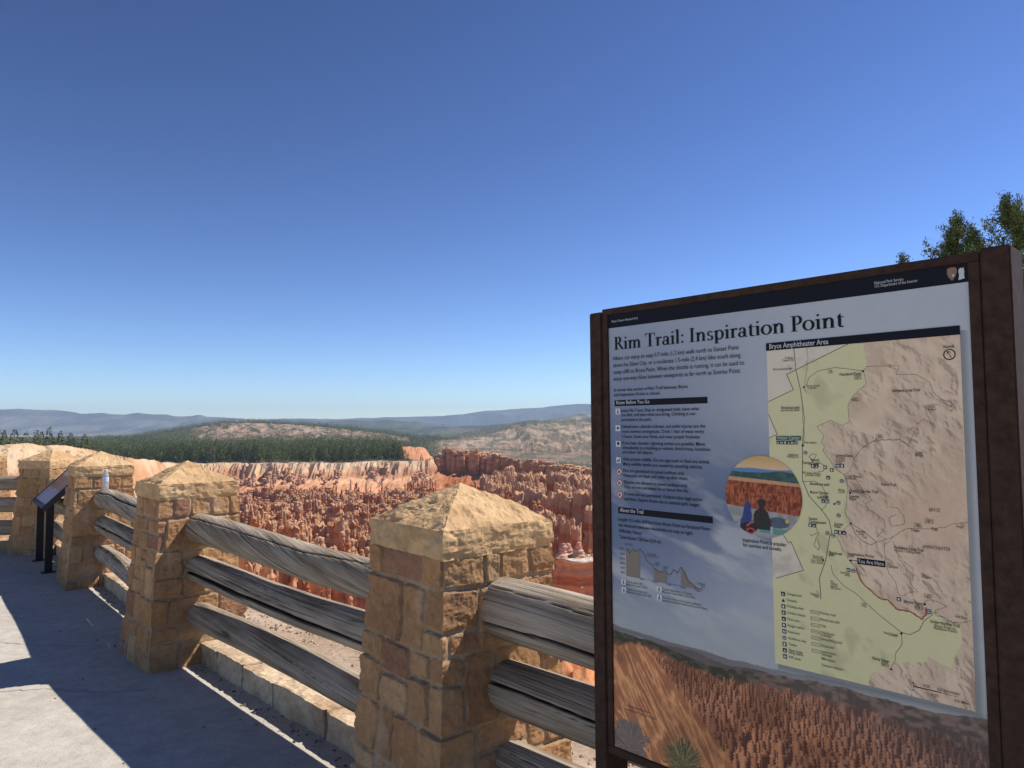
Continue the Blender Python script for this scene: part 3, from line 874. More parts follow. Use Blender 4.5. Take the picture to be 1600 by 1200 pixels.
('To', 0.5829, 0.6961, 0.0048, 'm'),
('Rainbow', 0.5695, 0.7018, 0.0192, 'm'),
('Point', 0.5776, 0.7059, 0.0109, 'm'),
('2 mi', 0.6802, 0.7046, 0.0087, 'm'),
('3 km', 0.68, 0.7092, 0.0103, 'm'),
('Bryce Point', 0.7666, 0.6864, 0.0341, 'mb'),
('8296 ft', 0.7856, 0.6919, 0.0155, 'm'),
('2529 m', 0.785, 0.6966, 0.0155, 'm'),
('Under-the-Rim Trail', 0.8133, 0.7182, 0.0521, 'mb'),
('(Bryce Point to', 0.8198, 0.7247, 0.0383, 'm'),
('Rainbow Point)', 0.8196, 0.7299, 0.0401, 'm'),
('Paria View', 0.6991, 0.8162, 0.0326, 'mb'),
('8176 ft', 0.7167, 0.8215, 0.0142, 'm'),
('2492 m', 0.7159, 0.8256, 0.0148, 'm'),
('To', 0.8751, 0.6937, 0.0044, 'm'),
('Hat Shop', 0.8586, 0.6998, 0.0212, 'm'),
('0', 0.7749, 0.8485, 0.0035, 'm'),
('0', 0.775, 0.8625, 0.0035, 'm'),
('0.25', 0.7954, 0.8487, 0.0121, 'm'),
('0.5 Kilometer', 0.8214, 0.8496, 0.0399, 'm'),
('0.25', 0.8099, 0.8633, 0.0125, 'm'),
('0.5 Mile', 0.8512, 0.864, 0.0236, 'm'),
('Road closed', 0.7236, 0.7576, 0.0271, 'mg'),
('in winter', 0.734, 0.7601, 0.0167, 'mg'),
('1.1mi', 0.8044, 0.6656, 0.0127, 'm'),
('1.8km', 0.8047, 0.6701, 0.0123, 'm'),
('Bryce Point', 0.0478, 0.6481, 0.0252, 'm'),
('8296 ft', 0.0286, 0.6629, 0.0169, 'm'),
('8200 ft', 0.0291, 0.6769, 0.0161, 'm'),
('8100 ft', 0.0289, 0.6898, 0.0168, 'm'),
('8000 ft', 0.0296, 0.7025, 0.0161, 'm'),
('7900 ft', 0.0309, 0.7153, 0.0151, 'm'),
('7800 ft', 0.0317, 0.7281, 0.015, 'm'),
('You Are Here', 0.1191, 0.666, 0.0304, 'm'),
('Inspiration Point', 0.119, 0.6713, 0.0373, 'm'),
('Sunset', 0.1475, 0.6866, 0.0147, 'm'),
('Point', 0.1473, 0.6927, 0.012, 'm'),
('Sunrise', 0.1726, 0.6936, 0.0151, 'm'),
('Point', 0.1729, 0.6997, 0.0117, 'm'),
('Fairyland', 0.2767, 0.7222, 0.0212, 'm'),
('Point', 0.2863, 0.7286, 0.0114, 'm'),
('1 mile', 0.0949, 0.7366, 0.012, 'm'),
('2 miles', 0.138, 0.7379, 0.0153, 'm'),
('3 miles', 0.1815, 0.7386, 0.0152, 'm'),
('4 miles', 0.2254, 0.7396, 0.0151, 'm'),
('5 miles', 0.2682, 0.7404, 0.0158, 'm'),
('Typical grade is 8%.', 0.0507, 0.7507, 0.0564, 'm'),
('Maximum grade is 27%.', 0.0511, 0.7582, 0.0696, 'm'),
('Typical cross slope is 5%.', 0.0515, 0.7713, 0.0701, 'm'),
('Maximum cross slope is 30%.', 0.0519, 0.7787, 0.0835, 'm'),
('Typical tread width is 76 inches.', 0.169, 0.7526, 0.0915, 'm'),
('Minimum tread width is 40 inches.', 0.1693, 0.7599, 0.1001, 'm'),
('The trail surface is firm native sediment,', 0.1689, 0.7749, 0.1173, 'm'),
('pavement between Sunset and Sunrise Points.', 0.1692, 0.7821, 0.1354, 'm'),
('Looking northeast to', 0.0368, 1.0867, 0.0847, 'm'),
('Sunset and Sunrise Points', 0.0392, 1.0974, 0.1004, 'm')]
# ------------------------------------------------------------------ trail map board
SY = -0.8082
SP = Vector((0.2794, 2.0808, 1.9186)); EX = Vector((math.cos(SY), math.sin(SY), 0)); SN = Vector((EX.y, -EX.x, 0)); ZZ_ = Vector((0, 0, 1))
SW, SH = 0.906, 1.208
BASE = Vector((SP.x, SP.y, 0))
board = thing('map_board', BASE, 0, 'large upright trail map board in a rusty brown steel frame, right of the pillars', 'sign')

def sp(u, v, h=0.0):
    return SP - BASE + EX * u - ZZ_ * v + SN * h

def sp_arr(U, Vv, h):
    o = np.array(SP - BASE); return o + np.array(EX) * U[..., None] - np.array(ZZ_) * Vv[..., None] + np.array(SN) * np.asarray(h + 0 * U)[..., None]

ax3 = (EX, SN, ZZ_)
def sbox(mb, u0, u1, v0, v1, h0, h1, bv=0.0015):
    mb.box(sp((u0 + u1) / 2, (v0 + v1) / 2, (h0 + h1) / 2), (u1 - u0, abs(h1 - h0), abs(v1 - v0)), ax3, bv)

for u0, u1, vt in ((-0.066, -0.0215, -0.012), (SW + 0.0225, SW + 0.0735, -0.024)):
    mb = MB(); sbox(mb, u0, u1, vt, SP.z + .05, -0.088, 0.008, 0.003)
    mb.build('post', M['steel'], board)
mb = MB()
for u0, u1, v0, v1 in ((-0.020, SW + .021, -0.019, -0.0005), (-0.020, SW + .021, SH + .0005, SH + .022), (-0.020, -0.0005, -0.0, SH), (SW + .0005, SW + .021, 0.0, SH)):
    sbox(mb, u0, u1, v0, v1, -0.045, 0.005, 0.0012)
mb.build('frame', M['steel'], board)
mb = MB(); sbox(mb, -0.019, SW + .02, -0.017, SH + .02, -0.040, -0.006, 0)
mb.build('back_plate', M['black_metal'], board)

# the printed sheet
nu, nv = 604, 806
U, V_ = np.meshgrid(np.linspace(0, SW, nu), np.linspace(0, SH, nv))
c = mixc((.155, .195, .315), (.385, .415, .475), smooth(0.1, .72, U * 1.0 + .10 * np.sin(V_ * 3)))
c = mixc(c, (.36, .40, .475), smooth(.34, -.02, V_) * .55)
c = mixc(c, (.085, .125, .235), smooth(.25, .50, V_) * (1 - smooth(.52, .78, V_)) * (1 - smooth(.4, .9, U)) * .9)
cl = fbm(U * 4 + V_ * 4, V_ * 16 - U * 6, seed=41, octaves=5)
c = mixc(c, (.44, .46, .49), smooth(-.05, .40, cl) * smooth(.3, .62, V_) * .7)
c = mixc(c, (.33, .37, .40), smooth(.70, .87, V_) * .8)
hz = np.interp(U, [0, .02, .27, .42, .61, .905], [.873, .876, .886, .890, .882, .874]) + .003 * fbm(U * 30, U * 0, seed=3)
mist = mixc((.20, .21, .23), (.30, .32, .35), smooth(.45, .9, U))
k = V_ > hz
c = np.where(k[..., None], mist, c)
hz2 = hz + .012 + .010 * fbm(U * 12, U * 0, seed=6)
tt = fbm(U * 60, V_ * 110, seed=12, octaves=4)
rgt = smooth(.30, .55, U)
c = np.where((V_ > hz2)[..., None], mixc(mixc((.035, .040, .030), (.085, .075, .055), smooth(-.1, .4, tt)), mixc((.085, .065, .062), (.19, .14, .12), smooth(-.3, .4, tt)), rgt), c)
mesa_ = np.interp(U, [0, .03, .1, .2, .3, .5, .905], [.893, .888, .892, .905, .92, .90, .90])
c = mixc(c, (.14, .12, .13), (V_ > hz + .002) * (V_ < mesa_) * (1 - rgt) * .7)
rl = np.interp(U, [0, .09, .2, .35, .5, .7, .905], [.925, .905, .925, .945, .925, .925, .94]) + .012 * fbm(U * 45, U * 0, seed=8)
st = .62 * ridged(U * 80 + V_ * 12, V_ * 34, seed=15, octaves=4) + .38 * ridged(U * 17 + V_ * 10, V_ * 9, seed=16, octaves=3); st2 = fbm(U * 22, V_ * 40, seed=18, octaves=5)
sh_ = fbm(U * 9, V_ * 14, seed=19, octaves=4)
red = mixc((.085, .028, .022), (.72, .30, .15), np.clip(smooth(.58, .86, st) * .85 + .45 * st2, 0, 1) * (.55 + .45 * smooth(-.35, .3, sh_)))
red = mixc(red, (.34, .14, .09), .25)
far_mix = smooth(.25, .95, U - (V_ - .95) * 1.5)
red = mixc(red, mixc((.075, .055, .055), (.23, .155, .13), np.clip(smooth(.58, .88, st) + .5 * sh_, 0, 1)), far_mix * .9)
c = mixc(c, red, smooth(-.006, .012, V_ - rl))
# spires of the printed view, drawn far to near
rp = np.random.RandomState(3); du_, dv_ = SW / (nu - 1), SH / (nv - 1)
bases = np.sort(.925 + .33 * rp.rand(5200) ** .8)
for vb in bases:
    t_ = (vb - .92) / .33; u_c = rp.uniform(0, SW)
    if vb < np.interp(u_c, [0, .2, .35, .5, .905], [.94, .95, .965, .945, .955]): continue
    w_ = (.0024 + .010 * t_) * rp.uniform(.5, 1.7); h_ = (.012 + .075 * t_) * rp.uniform(.35, 1.6)
    i0, i1 = int(max((vb - h_) / dv_, 0)), int(min(vb / dv_, nv - 1)); j0, j1 = int(max((u_c - w_) / du_, 0)), int(min((u_c + w_) / du_ + 1, nu - 1))
    if i1 <= i0 or j1 <= j0 + 1: continue
    uu, vv = U[i0:i1, j0:j1], V_[i0:i1, j0:j1]
    wl = w_ * (.62 + .25 * np.sin(vv * 900 + u_c * 300) * .5 + .38 * (vv - (vb - h_)) / h_)
    xx = (uu - u_c) / wl; top_ = vb - h_ + .35 * w_ * xx ** 2
    inside = (np.abs(xx) < 1) & (vv > top_)
    lit = smooth(.75, -.45, xx) * (.75 + .25 * np.sin(vv * 1500 + u_c * 90)) * (1 - .45 * (vv - (vb - h_)) / h_)
    far_ = float(smooth(.25, .95, u_c - (vb - .95) * 1.5)) * .9
    dk = np.array((.075, .026, .022)) * (1 - far_) + np.array((.065, .048, .05)) * far_
    br = (np.array((.78, .34, .17)) * (1 - far_) + np.array((.27, .18, .15)) * far_) * rp.uniform(.6, .95) * (.62 + .5 * float(smooth(-.3, .3, sh_[i0, (j0 + j1) // 2])))
    c[i0:i1, j0:j1] = np.where(inside[..., None], mixc(dk, br, np.clip(lit, 0, 1)), c[i0:i1, j0:j1])
sl_ = np.interp(U, [0, .02, .06, .113, .2, .3, .3715, .4], [.925, .93, .915, .915, .99, 1.075, 1.147, 1.18])
so = ridged(U * 75 - V_ * 48, (U + V_) * 12, seed=21, octaves=5)
ora = mixc((.30, .12, .06), (.62, .29, .13), smooth(.50, .92, so)) * (.8 + .4 * smooth(-.3, .3, sh_))[..., None]
c = mixc(c, ora, smooth(-.005, .006, V_ - sl_ + .008 * fbm(U * 50, V_ * 50, seed=26)))
aa = np.arctan2(V_ - 1.19, U - .222); bd = np.hypot(U - .222, (V_ - 1.175) * 1.05) + .016 * vnoise(aa * 40, U * 0, seed=22) + .006 * fbm(U * 80, V_ * 80, seed=22)
gc = mixc((.055, .055, .028), (.24, .21, .10), smooth(-.4, .5, vnoise(aa * 55, bd * 60, seed=23)))
c = np.where((bd < .050)[..., None], gc, c)
aa = np.arctan2(V_ - 1.2, U - .05); bd = np.hypot(U - .05, (V_ - 1.175) * 1.2) + .02 * fbm(U * 60, V_ * 60, seed=24)
c = np.where((bd < .06)[..., None], mixc((.13, .10, .095), (.24, .19, .16), smooth(-.4, .5, vnoise(aa * 60, bd * 70, seed=25))), c)
# drop shadow painted into the print round the map inset and the round picture
MU0, MU1, MV0, MV1 = .4795, .8872, .1232, .8735
dm = np.maximum(np.maximum(MU0 + .004 - U, U - MU1 - .004), np.maximum(MV0 + .006 - V_, V_ - MV1 - .006))
c = mixc(c, (.10, .11, .12), (1 - smooth(0.0, .014, dm)) * .6 * (dm > -.03) * (U > MU0 + .006) * (V_ > MV0 + .01))
obj('printed_sheet', make_mesh('printed_sheet', sp_arr(U, V_, 0 * U), grid_faces(nu, nv)[:, ::-1].copy(), c * np.array([1.42, 1.33, 1.17])), M['print'], board)

def poly_mask(U, Vv, P):
    ins = np.zeros(U.shape, bool); n = len(P)
    for i in range(n):
        x0, y0 = P[i]; x1, y1 = P[(i + 1) % n]
        if y0 == y1: continue
        k = ((y0 > Vv) != (y1 > Vv)) & (U < (x1 - x0) * (Vv - y0) / (y1 - y0) + x0)
        ins ^= k
    return ins

GREEN = [(0.7031, 0.1434), (0.7056, 0.1766), (0.7089, 0.1925), (0.7017, 0.203), (0.7061, 0.2314), (0.6781, 0.2537), (0.665, 0.2786), (0.667, 0.3119), (0.6511, 0.3212), (0.6263, 0.3082), (0.595, 0.3225), (0.6107, 0.342), (0.6037, 0.3586), (0.6116, 0.3665), (0.6064, 0.3763), (0.6233, 0.4), (0.6354, 0.4187), (0.6523, 0.4291), (0.6591, 0.4571), (0.6549, 0.4902), (0.6512, 0.5093), (0.6626, 0.5349), (0.6322, 0.5644), (0.6449, 0.5965), (0.6575, 0.615), (0.6702, 0.6282), (0.6852, 0.6607), (0.7128, 0.6824), (0.7342, 0.6869), (0.7548, 0.7025), (0.7755, 0.702), (0.7968, 0.7153), (0.8057, 0.7044), (0.8244, 0.695), (0.8298, 0.7001), (0.8459, 0.7093), (0.8661, 0.7116), (0.8688, 0.7468), (0.8573, 0.7671), (0.8479, 0.802), (0.8317, 0.7967), (0.807, 0.7871), (0.7979, 0.8013), (0.745, 0.8101), (0.7169, 0.8323), (0.6915, 0.8478), (0.6874, 0.88), (.47, .88), (.47, .14)]
RIM = GREEN[2:37]
FLOOP = [(0.7089, 0.1931), (0.7513, 0.1952), (0.7554, 0.1986), (0.7537, 0.1923), (0.7734, 0.1973), (0.7663, 0.2139), (0.7872, 0.2151), (0.8051, 0.2161), (0.8287, 0.2327), (0.8345, 0.2536), (0.8472, 0.2672), (0.8725, 0.278), (0.8647, 0.283), (0.871, 0.2852), (0.8681, 0.2937), (0.8544, 0.2833), (0.8389, 0.2786), (0.8203, 0.281), (0.8222, 0.3002), (0.8308, 0.3193), (0.8166, 0.3089), (0.8014, 0.3176), (0.8049, 0.3324), (0.7929, 0.325), (0.783, 0.3324), (0.7937, 0.3414), (0.7847, 0.3622), (0.7685, 0.3505), (0.7227, 0.3508), (0.6925, 0.3682)]
DASH = [FLOOP, [(0.7967, 0.3713), (0.782, 0.3611), (0.7685, 0.3493), (0.7571, 0.3539), (0.7459, 0.3503), (0.7167, 0.3543), (0.6893, 0.3732), (0.6767, 0.3891), (0.6665, 0.4176), (0.6523, 0.4291)],
        [(0.6633, 0.4678), (0.6892, 0.4662), (0.701, 0.4686), (0.7094, 0.4818), (0.6944, 0.4875), (0.7, 0.4993), (0.7172, 0.5102), (0.7313, 0.5211), (0.7337, 0.536), (0.7155, 0.5589)],
        [(0.7152, 0.5696), (0.7444, 0.5559), (0.773, 0.5352), (0.8085, 0.5312), (0.8453, 0.5254), (0.8636, 0.5152), (0.8865, 0.5117)],
        [(0.738, 0.4934), (0.7579, 0.492), (0.7712, 0.5087), (0.7706, 0.5266), (0.7452, 0.5319), (0.7416, 0.5142), (0.7574, 0.5069)],
        [(0.7479, 0.5555), (0.729, 0.5736), (0.7314, 0.5927), (0.7308, 0.6089), (0.7391, 0.6334), (0.7507, 0.6477), (0.7531, 0.6664), (0.7603, 0.6748), (0.7769, 0.6627), (0.7916, 0.6604), (0.779, 0.6467), (0.7783, 0.6248), (0.7613, 0.6018), (0.753, 0.5837), (0.7477, 0.5619)],
        [(0.8023, 0.6803), (0.8111, 0.6727), (0.8252, 0.6735), (0.8443, 0.6809), (0.8217, 0.6924), (0.8241, 0.7027), (0.8379, 0.7032), (0.8514, 0.7098), (0.8676, 0.7083), (0.8851, 0.7006)],
        RIM, [(0.7456, 0.7926), (0.7436, 0.8072), (0.7347, 0.8282)], [(.578, .1425), (.579, .17), (.573, .21), (.569, .23), (.572, .245)],
        [(.563, .262), (.562, .30), (.566, .34), (.562, .37)]]
SOLID = [[(0.5467, 0.1416), (0.5504, 0.1922), (0.5593, 0.2361), (0.5667, 0.3026), (0.5604, 0.3656), (0.5579, 0.4447), (0.5719, 0.4798), (0.6005, 0.5101), (0.6159, 0.5312), (0.6208, 0.5561), (0.6154, 0.5693), (0.6052, 0.6216), (0.5901, 0.6612), (0.5921, 0.708)],
         [(0.5729, 0.2317), (0.5803, 0.2106), (0.6006, 0.1969), (0.6396, 0.1912), (0.6739, 0.1972), (0.6996, 0.2029)],
         [(0.6169, 0.6286), (0.6198, 0.6468), (0.6425, 0.6704), (0.6683, 0.683), (0.7116, 0.7181), (0.7562, 0.748), (0.7738, 0.7501), (0.7916, 0.7379), (0.801, 0.7176), (0.8186, 0.7006)],
         [(0.7576, 0.7508), (0.7583, 0.7727), (0.7456, 0.7926)],
         [(0.6627, 0.5333), (0.6726, 0.5572), (0.6857, 0.5682), (0.7033, 0.576), (0.7152, 0.568), (0.6865, 0.5466), (0.6627, 0.5333)],
         [(.559, .448), (.585, .446), (.602, .455), (.612, .475), (.61, .50), (.598, .511)], [(.583, .403), (.575, .39), (.584, .384), (.592, .386), (.583, .403)],
         [(.587, .42), (.585, .408), (.60, .404), (.612, .412), (.606, .423), (.594, .424)], [(.593, .56), (.585, .575), (.58, .59), (.59, .60), (.593, .59), (.588, .575)], [(.585, .545), (.59, .56), (.575, .57), (.572, .565)]]
BOUND = [[(0.6695, 0.1415), (0.5276, 0.2003), (0.5428, 0.2371), (0.4804, 0.263)], [(0.4803, 0.2929), (0.5004, 0.3407), (0.4803, 0.3485)], [(.499, .565), (0.5078, 0.5734), (0.5203, 0.5916), (0.526, 0.5875), (0.554, 0.6497), (0.4877, 0.6766)]]
REDT = [(0.6702, 0.6282), (0.6761, 0.6456), (0.6852, 0.6607), (0.7128, 0.6824), (0.7219, 0.6874), (0.7342, 0.6869), (0.743, 0.6966), (0.7547, 0.7041), (0.7755, 0.702), (0.7968, 0.7153), (0.8057, 0.7044), (0.8054, 0.6891)]

nu, nv = 226, 410
U, V_ = np.meshgrid(np.linspace(MU0, MU1, nu), np.linspace(.1405, MV1, nv))
hh_ = ridged(U * 21 + 5 + .3 * fbm(U * 15, V_ * 15, seed=50), V_ * 17 - U * 9, seed=51, octaves=5); h2 = fbm(U * 22, V_ * 22, seed=53, octaves=4)
gy, gx = np.gradient(hh_); hs = (gx * .8 - gy * .6) * 14
amp_ = smooth(-.35, .25, fbm(U * 7, V_ * 7, seed=55, octaves=2))
tan = mixc((.47, .36, .27), (.56, .44, .335), smooth(-.4, .5, h2))
tan = mixc(tan, (.25, .19, .15), np.clip(smooth(.10, .85, hs) * amp_, 0, 1) * .85)
tan = mixc(tan, (.62, .50, .385), smooth(.1, .8, -hs) * .4)
tan = mixc(tan, (.50, .34, .255), np.exp(-((U - .83) ** 2 + (V_ - .50) ** 2) / .006) * .6)
tan = tan * np.array([1.55, 1.46, 1.30])
gn = mixc((.385, .385, .245), (.30, .30, .19), smooth(.25, .55, fbm(U * 18, V_ * 18 - U * 9, seed=57, octaves=3)) * .8) * np.array([2.02, 1.84, 1.55])
msk = poly_mask(U, V_, GREEN)
c = np.where(msk[..., None], gn, tan)
for P in ([(.47, .13), (.6695, .1405), (0.5276, 0.2003), (0.5428, 0.2371), (0.47, 0.267)], [(0.47, 0.27), (0.5004, 0.3407), (0.47, 0.355)], [(.47, .56), (.499, .565), (0.5078, 0.5734), (0.5203, 0.5916), (0.526, 0.5875), (0.554, 0.6497), (0.47, 0.682)]):
    c = np.where(poly_mask(U, V_, P)[..., None], mixc((.80, .70, .52), (.66, .56, .42), smooth(.1, .5, h2)), c)
obj('map_inset', make_mesh('map_inset', sp_arr(U, V_, .0006 + 0 * U), grid_faces(nu, nv)[:, ::-1].copy(), c), M['print'], board)

# round picture: dusk view with two seated people
nr, na = 90, 300
Rr, Aa = np.meshgrid(np.linspace(0.0005, 1, nr), np.linspace(0, 2 * np.pi, na + 1)[:-1], indexing='ij')
cu, cv, rr = .459, .489, .0972
x, y = Rr * np.cos(Aa), Rr * np.sin(Aa)      # y down
c = mixc((.50, .33, .10), (.62, .40, .22), smooth(-1, -.68, y))
c = np.where((y > -.68 + .02 * np.sin(x * 4))[..., None], (.10, .20, .34), c)
c = np.where((y > -.60 + .05 * fbm(x * 2, x * 0, seed=4))[..., None], mixc((.03, .07, .055), (.05, .10, .09), smooth(-.2, .3, fbm(x * 9, y * 9, seed=1))), c)
s_ = .6 * ridged(x * 26, y * 7, seed=9, octaves=3) + .4 * ridged(x * 9, y * 9, seed=10, octaves=3)
c = np.where((y > -.42 + .06 * x)[..., None], mixc((.40, .17, .08), (.55, .30, .16), s_), c)
c = np.where((y > -.33 + .05 * x)[..., None], mixc((.14, .025, .012), (.46, .13, .05), smooth(.45, .95, s_)), c)
c = np.where((y > .33 + .09 * x)[..., None], mixc((.24, .235, .22), (.32, .31, .29), smooth(-.3, .3, fbm(x * 9, y * 9, seed=7))), c)
c = np.where(((np.abs(x - .35) < .45) & (np.abs(y - .80 - .05 * x) < .07))[..., None], (.10, .24, .20), c)
c = np.where(((x - .40) ** 2 / .08 + (y - .60) ** 2 / .018 < 1)[..., None], mixc((.02, .03, .045), (.10, .13, .17), s_), c)
def blob(P): return poly_mask(x, y, P)[..., None]
c = np.where(blob([(-.26, .80), (-.24, .45), (-.20, .36), (-.10, .30), (-.09, .24), (-.12, .20), (-.12, .10), (-.06, .05), (.04, .06), (.08, .12), (.07, .22), (.03, .26), (.06, .31), (.14, .38), (.20, .55), (.24, .80)]), mixc((.010, .010, .012), (.035, .03, .03), s_), c)
c = np.where(blob([(-.62, .80), (-.60, .60), (-.54, .52), (-.48, .22), (-.44, .14), (-.36, .13), (-.33, .22), (-.28, .45), (-.30, .62), (-.34, .80)]), mixc((.012, .028, .11), (.03, .06, .19), s_), c)
c = np.where(((x + .38) ** 2 / .05 + (y - .78) ** 2 / .018 < 1)[..., None], (.025, .015, .02), c)
c = np.where(blob([(-.44, .72), (-.26, .58), (-.24, .62), (-.42, .77)]), (.42, .07, .05), c)
c = np.where((np.abs(np.hypot(x + .33, (y - .86) * 1.6) - .10) < .02)[..., None], (.42, .07, .06), c)
c = np.where(((x - .62) ** 2 + (y - .55) ** 2 < .003)[..., None], (.5, .32, .08), c)
c = np.where(((np.abs(x - .22) < .03) & (np.abs(y - .80) < .09))[..., None], (.35, .37, .38), c)
F = []
for i in range(nr - 1):
    for j in range(na):
        F.append((i * na + j, i * na + (j + 1) % na, (i + 1) * na + (j + 1) % na, (i + 1) * na + j))
obj('round_picture', make_mesh('round_picture', sp_arr(cu + x * rr, cv + y * rr, .0020 + 0 * x), np.array(F), c * 1.35), M['print'], board)
# soft printed rim round it
Rr, Aa = np.meshgrid(np.linspace(1.0, 1.13, 10), np.linspace(0, 2 * np.pi, na + 1)[:-1], indexing='ij')

INK = {}
def ink(key): return INK.setdefault(key, MB())
def q_uv(key, pts, h=.0012):
    ink(key).add([sp(u, v, h) for u, v in pts], [list(range(len(pts)))])
def rect(key, u0, v0, u1, v1, h=.0012): q_uv(key, [(u0, v0), (u0, v1), (u1, v1), (u1, v0)], h)
def line(key, P, w, dash=None, h=.0011):
    acc = 0.0
    for (a, b_), (c_, d_) in zip(P[:-1], P[1:]):
        L = math.hypot(c_ - a, d_ - b_)
        if L < 1e-6: continue
        tx, ty = (c_ - a) / L, (d_ - b_) / L; s0 = 0.0
        while s0 < L - 1e-6:
            if dash:
                ph = (acc + s0) % (dash[0] + dash[1]); on = ph < dash[0]
                s1 = min(L, s0 + ((dash[0] - ph) if on else (dash[0] + dash[1] - ph)) + 1e-6)
            else: on, s1 = True, L
            if on:
                x0, y0, x1, y1 = a + tx * s0, b_ + ty * s0, a + tx * s1, b_ + ty * s1; nx_, ny_ = -ty * w / 2, tx * w / 2
                q_uv(key, [(x0 + nx_, y0 + ny_), (x0 - nx_, y0 - ny_), (x1 - nx_, y1 - ny_), (x1 + nx_, y1 + ny_)][::-1], h)
            s0 = s1
        acc += L
def wob(P, amp, seed, n=5):
    rg = random.Random(seed); out = [P[0]]
    for (a, b_), (c_, d_) in zip(P[:-1], P[1:]):
        for k in range(1, n + 1):
            t = k / n; j = amp if k < n else 0
            out.append((a + (c_ - a) * t + rg.uniform(-j, j), b_ + (d_ - b_) * t + rg.uniform(-j, j)))
    return out
for i, P in enumerate(DASH): line('soft', wob(P, .0012, i), .0011, (.0028, .0016))
for i, P in enumerate(SOLID): line('soft', P, .0010 if i else .0014)
for P in BOUND: line('soft', P, .0014)
line('red', wob(REDT, .0013, 77), .0022)
rect('_x', -0.0, 0.0, SW, .0378, .0006)
INK.pop('_x').build('top_band', M['ink'], board)
q_uv('_x', [(0.018, 0.2452), (0.018, .262), (0.3165, .262), (0.3165, 0.2452)], .0007)
INK.pop('_x').build('heading_bar', M['ink'], board)
q_uv('_x', [(0.0252, 0.5455), (0.0252, .5625), (0.3240, .5645), (0.3240, 0.5475)], .0007)
INK.pop('_x').build('heading_bar', M['ink'], board)
q_uv('_x', [(MU0 - .001, .1228), (MU0 - .001, .1412), (.8878, .1412), (.8878, .1228)], .0014)
INK.pop('_x').build('map_title_bar', M['ink'], board)
q_uv('_x', [(0.6737, 0.6064), (0.674, 0.6195), (0.731, 0.6195), (0.7311, 0.6064)], .0014)
INK.pop('_x').build('location_box', M['ink'], board)
line('black', [(.674, .613), (.658, .613)], .0012)
q_uv('green', [(0.4975, 0.3440), (0.4973, 0.3545), (0.5377, 0.3545), (.5405, .3625), (.543, .3545), (0.5577, 0.3545), (0.5577, 0.3437)], .0014)
# elevation profile
PR = [(0.05, 0.6589), (0.0575, 0.66), (0.0622, 0.6699), (0.0748, 0.6561), (0.0832, 0.6639), (0.0967, 0.6535), (0.1073, 0.661), (0.1188, 0.6818), (0.135, 0.6922), (0.139, 0.6888), (0.1418, 0.699), (0.1499, 0.7027), (0.159, 0.7071), (0.167, 0.707), (0.1716, 0.7035), (0.1829, 0.7048), (0.1884, 0.7111), (0.1974, 0.708), (0.2044, 0.6943), (0.2175, 0.7028), (0.2271, 0.6857), (0.2373, 0.6964), (0.2496, 0.7194), (0.2602, 0.7233), (0.2768, 0.7349), (0.2852, 0.7313), (0.2914, 0.7357)]
line('soft', PR, .0014, h=.0013)
def prof_fill(a, b_):
    P = [(u, v) for u, v in PR if a <= u <= b_]
    for (u0, v0), (u1, v1) in zip(P[:-1], P[1:]): q_uv('taupe', [(u0, v0), (u0, .7325), (u1, .7325), (u1, v1)], .0008)
prof_fill(.05, .097); prof_fill(.1418, .1829); prof_fill(.2271, .277)
line('soft', [(.05, .7325), (.277, .7345)], .0007)
